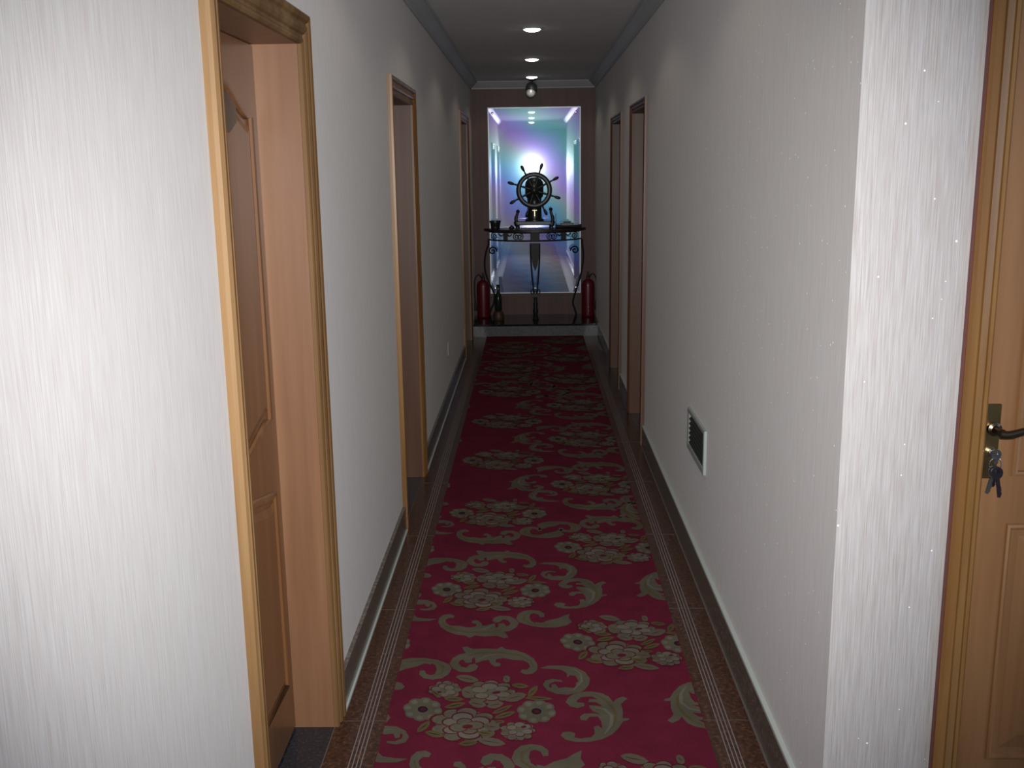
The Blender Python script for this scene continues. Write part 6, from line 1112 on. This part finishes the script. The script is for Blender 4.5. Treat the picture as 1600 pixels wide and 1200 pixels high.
f_ = finish(bm, 'brass_fitting', 'brass_bright', sw); f_['label'] = 'small shiny T-shaped brass fitting'
yw = WY - .075
bm = bmesh.new(); sect = [(.134, -.016), (.142, -.021), (.172, -.021), (.181, -.014), (.181, .010), (.172, .016), (.142, .016), (.134, .010)]
n = 48; rows = [[bm.verts.new((wx + r * math.cos(2 * PI * k / n), yw + d, wz + r * math.sin(2 * PI * k / n))) for k in range(n)] for r, d in sect]
for A, B in zip(rows, rows[1:] + rows[:1]):
    for k in range(n): bm.faces.new((A[k], B[k], B[(k + 1) % n], A[(k + 1) % n]))
rim = finish(bm, 'wheel_rim', 'ornament', sw, smooth=True)
bm = bmesh.new(); add_lathe(bm, [(.040, .05), (.044, .01), (.044, -.014), (.030, -.026), (.014, -.034), (0, -.036)], (wx, yw, wz), 24, 'Y'); finish(bm, 'wheel_hub', 'ornament', sw, smooth=True)
for k in range(8):
    a = math.radians(k * 45 - 17.5); bm = bmesh.new(); dx, dz = math.cos(a), math.sin(a)
    rs = [(.040, .007), (.075, .011), (.090, .007), (.105, .011), (.135, .008), (.180, .008), (.196, .009), (.205, .006), (.225, .012), (.245, .0155), (.262, .015), (.274, .010), (.279, .003)]
    add_tube(bm, [(wx + dx * r, yw, wz + dz * r) for r, _ in rs], [w for _, w in rs], 12)
    finish(bm, 'spoke_handle', 'ornament', sw, smooth=True)
rel(sw)

# other things on the table
bm = bmesh.new(); pc = (-.375, 10.56, TZ + .0003)
add_lathe(bm, [(.0, 0), (.040, 0), (.044, .004), (.053, .066), (.058, .068), (.058, .086), (.052, .086), (.046, .010), (0, .010)], pc, 28)
tag(finish(bm, 'plant_pot', 'ornament', smooth=True), 'small dark round pot at the left end of the console table', 'pot')
bm = bmesh.new(); add_lathe(bm, [(0, 0), (.020, 0), (.029, .010), (.026, .024), (.012, .031), (.006, .040), (0, .042)], (-.205, 10.50, TZ + .0003), 20)
tag(finish(bm, 'round_trinket', 'ornament', smooth=True), 'tiny dark rounded trinket on the console table between pot and wheel base', 'ornament')
bs_ = thing('model_boat', 'low dark boat-shaped ornament at the right end of the console table', 'ornament', (.375, 10.52, TZ + .0003))
bm = bmesh.new(); nst = 12; rows = []
for i in range(nst + 1):
    t_ = i / nst; x = .245 + .27 * t_; w = .034 * math.sin(PI * min(1, .12 + .80 * t_)) ** .6; sh = .030 + .016 * (2 * t_ - 1) ** 2
    z = TZ + .0005
    rows.append([bm.verts.new((x, 10.52 + w * c_, z + h_)) for c_, h_ in ((-1, sh), (-.85, .012), (-.3, 0), (.3, 0), (.85, .012), (1, sh))])
for A, B in zip(rows, rows[1:]):
    for k in range(6): bm.faces.new((A[k], A[(k + 1) % 6], B[(k + 1) % 6], B[k]))
bm.faces.new(rows[0]); bm.faces.new(rows[-1][::-1]); finish(bm, 'boat_hull', 'ornament', bs_, smooth=True)
bm = bmesh.new(); add_box(bm, (.30, 10.502, TZ + .028), (.43, 10.538, TZ + .058)); add_box(bm, (.33, 10.506, TZ + .058), (.40, 10.534, TZ + .072)); bevel(bm, .004, 2); finish(bm, 'boat_cabin', 'ornament', bs_)
bm = bmesh.new(); add_tube(bm, [(.252, 10.52, TZ + .02), (.252, 10.52, TZ + .155)], [.003, .002], 8); ms = finish(bm, 'boat_mast', 'steel', bs_, smooth=True); ms['label'] = 'thin shiny upright mast'
rel(bs_)

# ------------------------------------------------------------------ fire extinguishers on the step
def extinguisher(x, y, lab, hose):
    z = .1245; t = thing('fire_extinguisher', lab, 'fire extinguisher', (x, y, z), 'fire extinguishers beside the console table')
    bm = bmesh.new(); add_lathe(bm, [(.0, .0), (.060, 0), (.066, .006), (.068, .02), (.068, .33), (.064, .355), (.050, .378), (.028, .392), (.020, .396), (.020, .408), (0, .408)], (x, y, z), 30)
    finish(bm, 'cylinder', 'red', t, smooth=True)
    bm = bmesh.new(); add_lathe(bm, [(.018, .402), (.018, .43), (.012, .436), (.010, .452), (0, .454)], (x, y, z), 16); add_box(bm, (x - .012, y - .06, z + .440), (x + .012, y + .02, z + .447)); add_box(bm, (x - .011, y - .07, z + .462), (x + .011, y + .015, z + .468)); add_box(bm, (x - .008, y + .008, z + .440), (x + .008, y + .018, z + .466))
    finish(bm, 'valve_handle', 'black', t, smooth=False)
    bm = bmesh.new(); s = hose
    add_tube(bm, smooth_path([(x + s * .016, y, z + .418), (x + s * .05, y - .01, z + .45), (x + s * .088, y - .01, z + .39), (x + s * .092, y, z + .25), (x + s * .085, y, z + .14), (x + s * .084, y, z + .07)], 6), [.007] * 22 + [.009, .010, .011, .012, .013, .014, .014, .014, .014], 10)
    finish(bm, 'hose', 'black', t, smooth=True)
    rel(t)
extinguisher(-.512, 10.56, 'red fire extinguisher on the step left of the console table', -1)
extinguisher(.585, 10.56, 'red fire extinguisher on the step right of the console table', 1)

bo = thing('bottle_ornament', 'slim dark bottle on a round brown base, on the step by the left extinguisher', 'bottle', (-.350, 10.36, .1245))
bm = bmesh.new(); add_lathe(bm, [(0, 0), (.055, 0), (.060, .010), (.058, .05), (.046, .085), (.030, .095), (0, .095)], (-.350, 10.36, .1245), 26); k = finish(bm, 'round_base', 'brown', bo, smooth=True); k['label'] = 'brown wooden base'
bm = bmesh.new(); add_lathe(bm, [(0, .095), (.034, .096), (.037, .11), (.037, .23), (.030, .262), (.018, .285), (.016, .350), (.019, .352), (.019, .368), (0, .369)], (-.350, 10.36, .1245), 26); finish(bm, 'bottle_body', 'bottle', bo, smooth=True)
rel(bo)

# ------------------------------------------------------------------ low vent grille and socket
vg = thing('vent_grille', 'low rectangular vent grille with pale metal frame in the right wall', 'vent', (WR, 3.98, .56))
ya, yb_, z0, z1 = 3.776, 4.188, .475, .652
bm = bmesh.new(); prof = [(0, .0003), (0, .010), (.006, .013), (.020, .010), (.026, .004), (.026, .0003)]
rows = [[bm.verts.new((WR - d, y, z)) for y, z in ((ya + t_, z0 + t_), (yb_ - t_, z0 + t_), (yb_ - t_, z1 - t_), (ya + t_, z1 - t_))] for t_, d in prof]
for A, B in zip(rows, rows[1:] + rows[:1]):
    for k in range(4): bm.faces.new((A[k], A[(k + 1) % 4], B[(k + 1) % 4], B[k]))
finish(bm, 'vent_frame', 'vent_frame', vg)
bm = bmesh.new(); add_box(bm, (WR - .002, ya + .024, z0 + .024), (WR - .0004, yb_ - .024, z1 - .024)); finish(bm, 'vent_backing', 'vent_dark', vg)
for k in range(6):
    z = z0 + .036 + k * .0205; bm = bmesh.new()
    vs = [bm.verts.new(p) for p in ((WR - .0022, ya + .025, z), (WR - .0022, yb_ - .025, z), (WR - .009, yb_ - .025, z - .007), (WR - .009, ya + .025, z - .007), (WR - .0022, ya + .025, z + .0015), (WR - .0022, yb_ - .025, z + .0015), (WR - .009, yb_ - .025, z - .0055), (WR - .009, ya + .025, z - .0055))]
    for f in ((0, 1, 2, 3), (4, 7, 6, 5), (0, 4, 5, 1), (2, 6, 7, 3), (1, 5, 6, 2), (0, 3, 7, 4)): bm.faces.new([vs[i] for i in f])
    finish(bm, 'vent_slat', 'vent_dark', vg)
rel(vg)
so = thing('wall_socket', 'small flat electric socket plate low on the left wall', 'socket', (WL, 7.18, .385))
bm = bmesh.new(); add_box(bm, (WL + .0003, 7.137, .342), (WL + .008, 7.223, .428)); bevel(bm, .002, 1); finish(bm, 'socket_plate', 'wallpaper', so)
bm = bmesh.new()
for y, z, a, b in ((7.165, .40, .003, .010), (7.195, .40, .003, .010), (7.165, .368, .003, .010), (7.195, .368, .003, .010), (7.18, .352, .004, .004)): add_box(bm, (WL + .0082, y - a, z - b), (WL + .0086, y + a, z + b))
finish(bm, 'socket_slots', 'vent_dark', so)
rel(so)
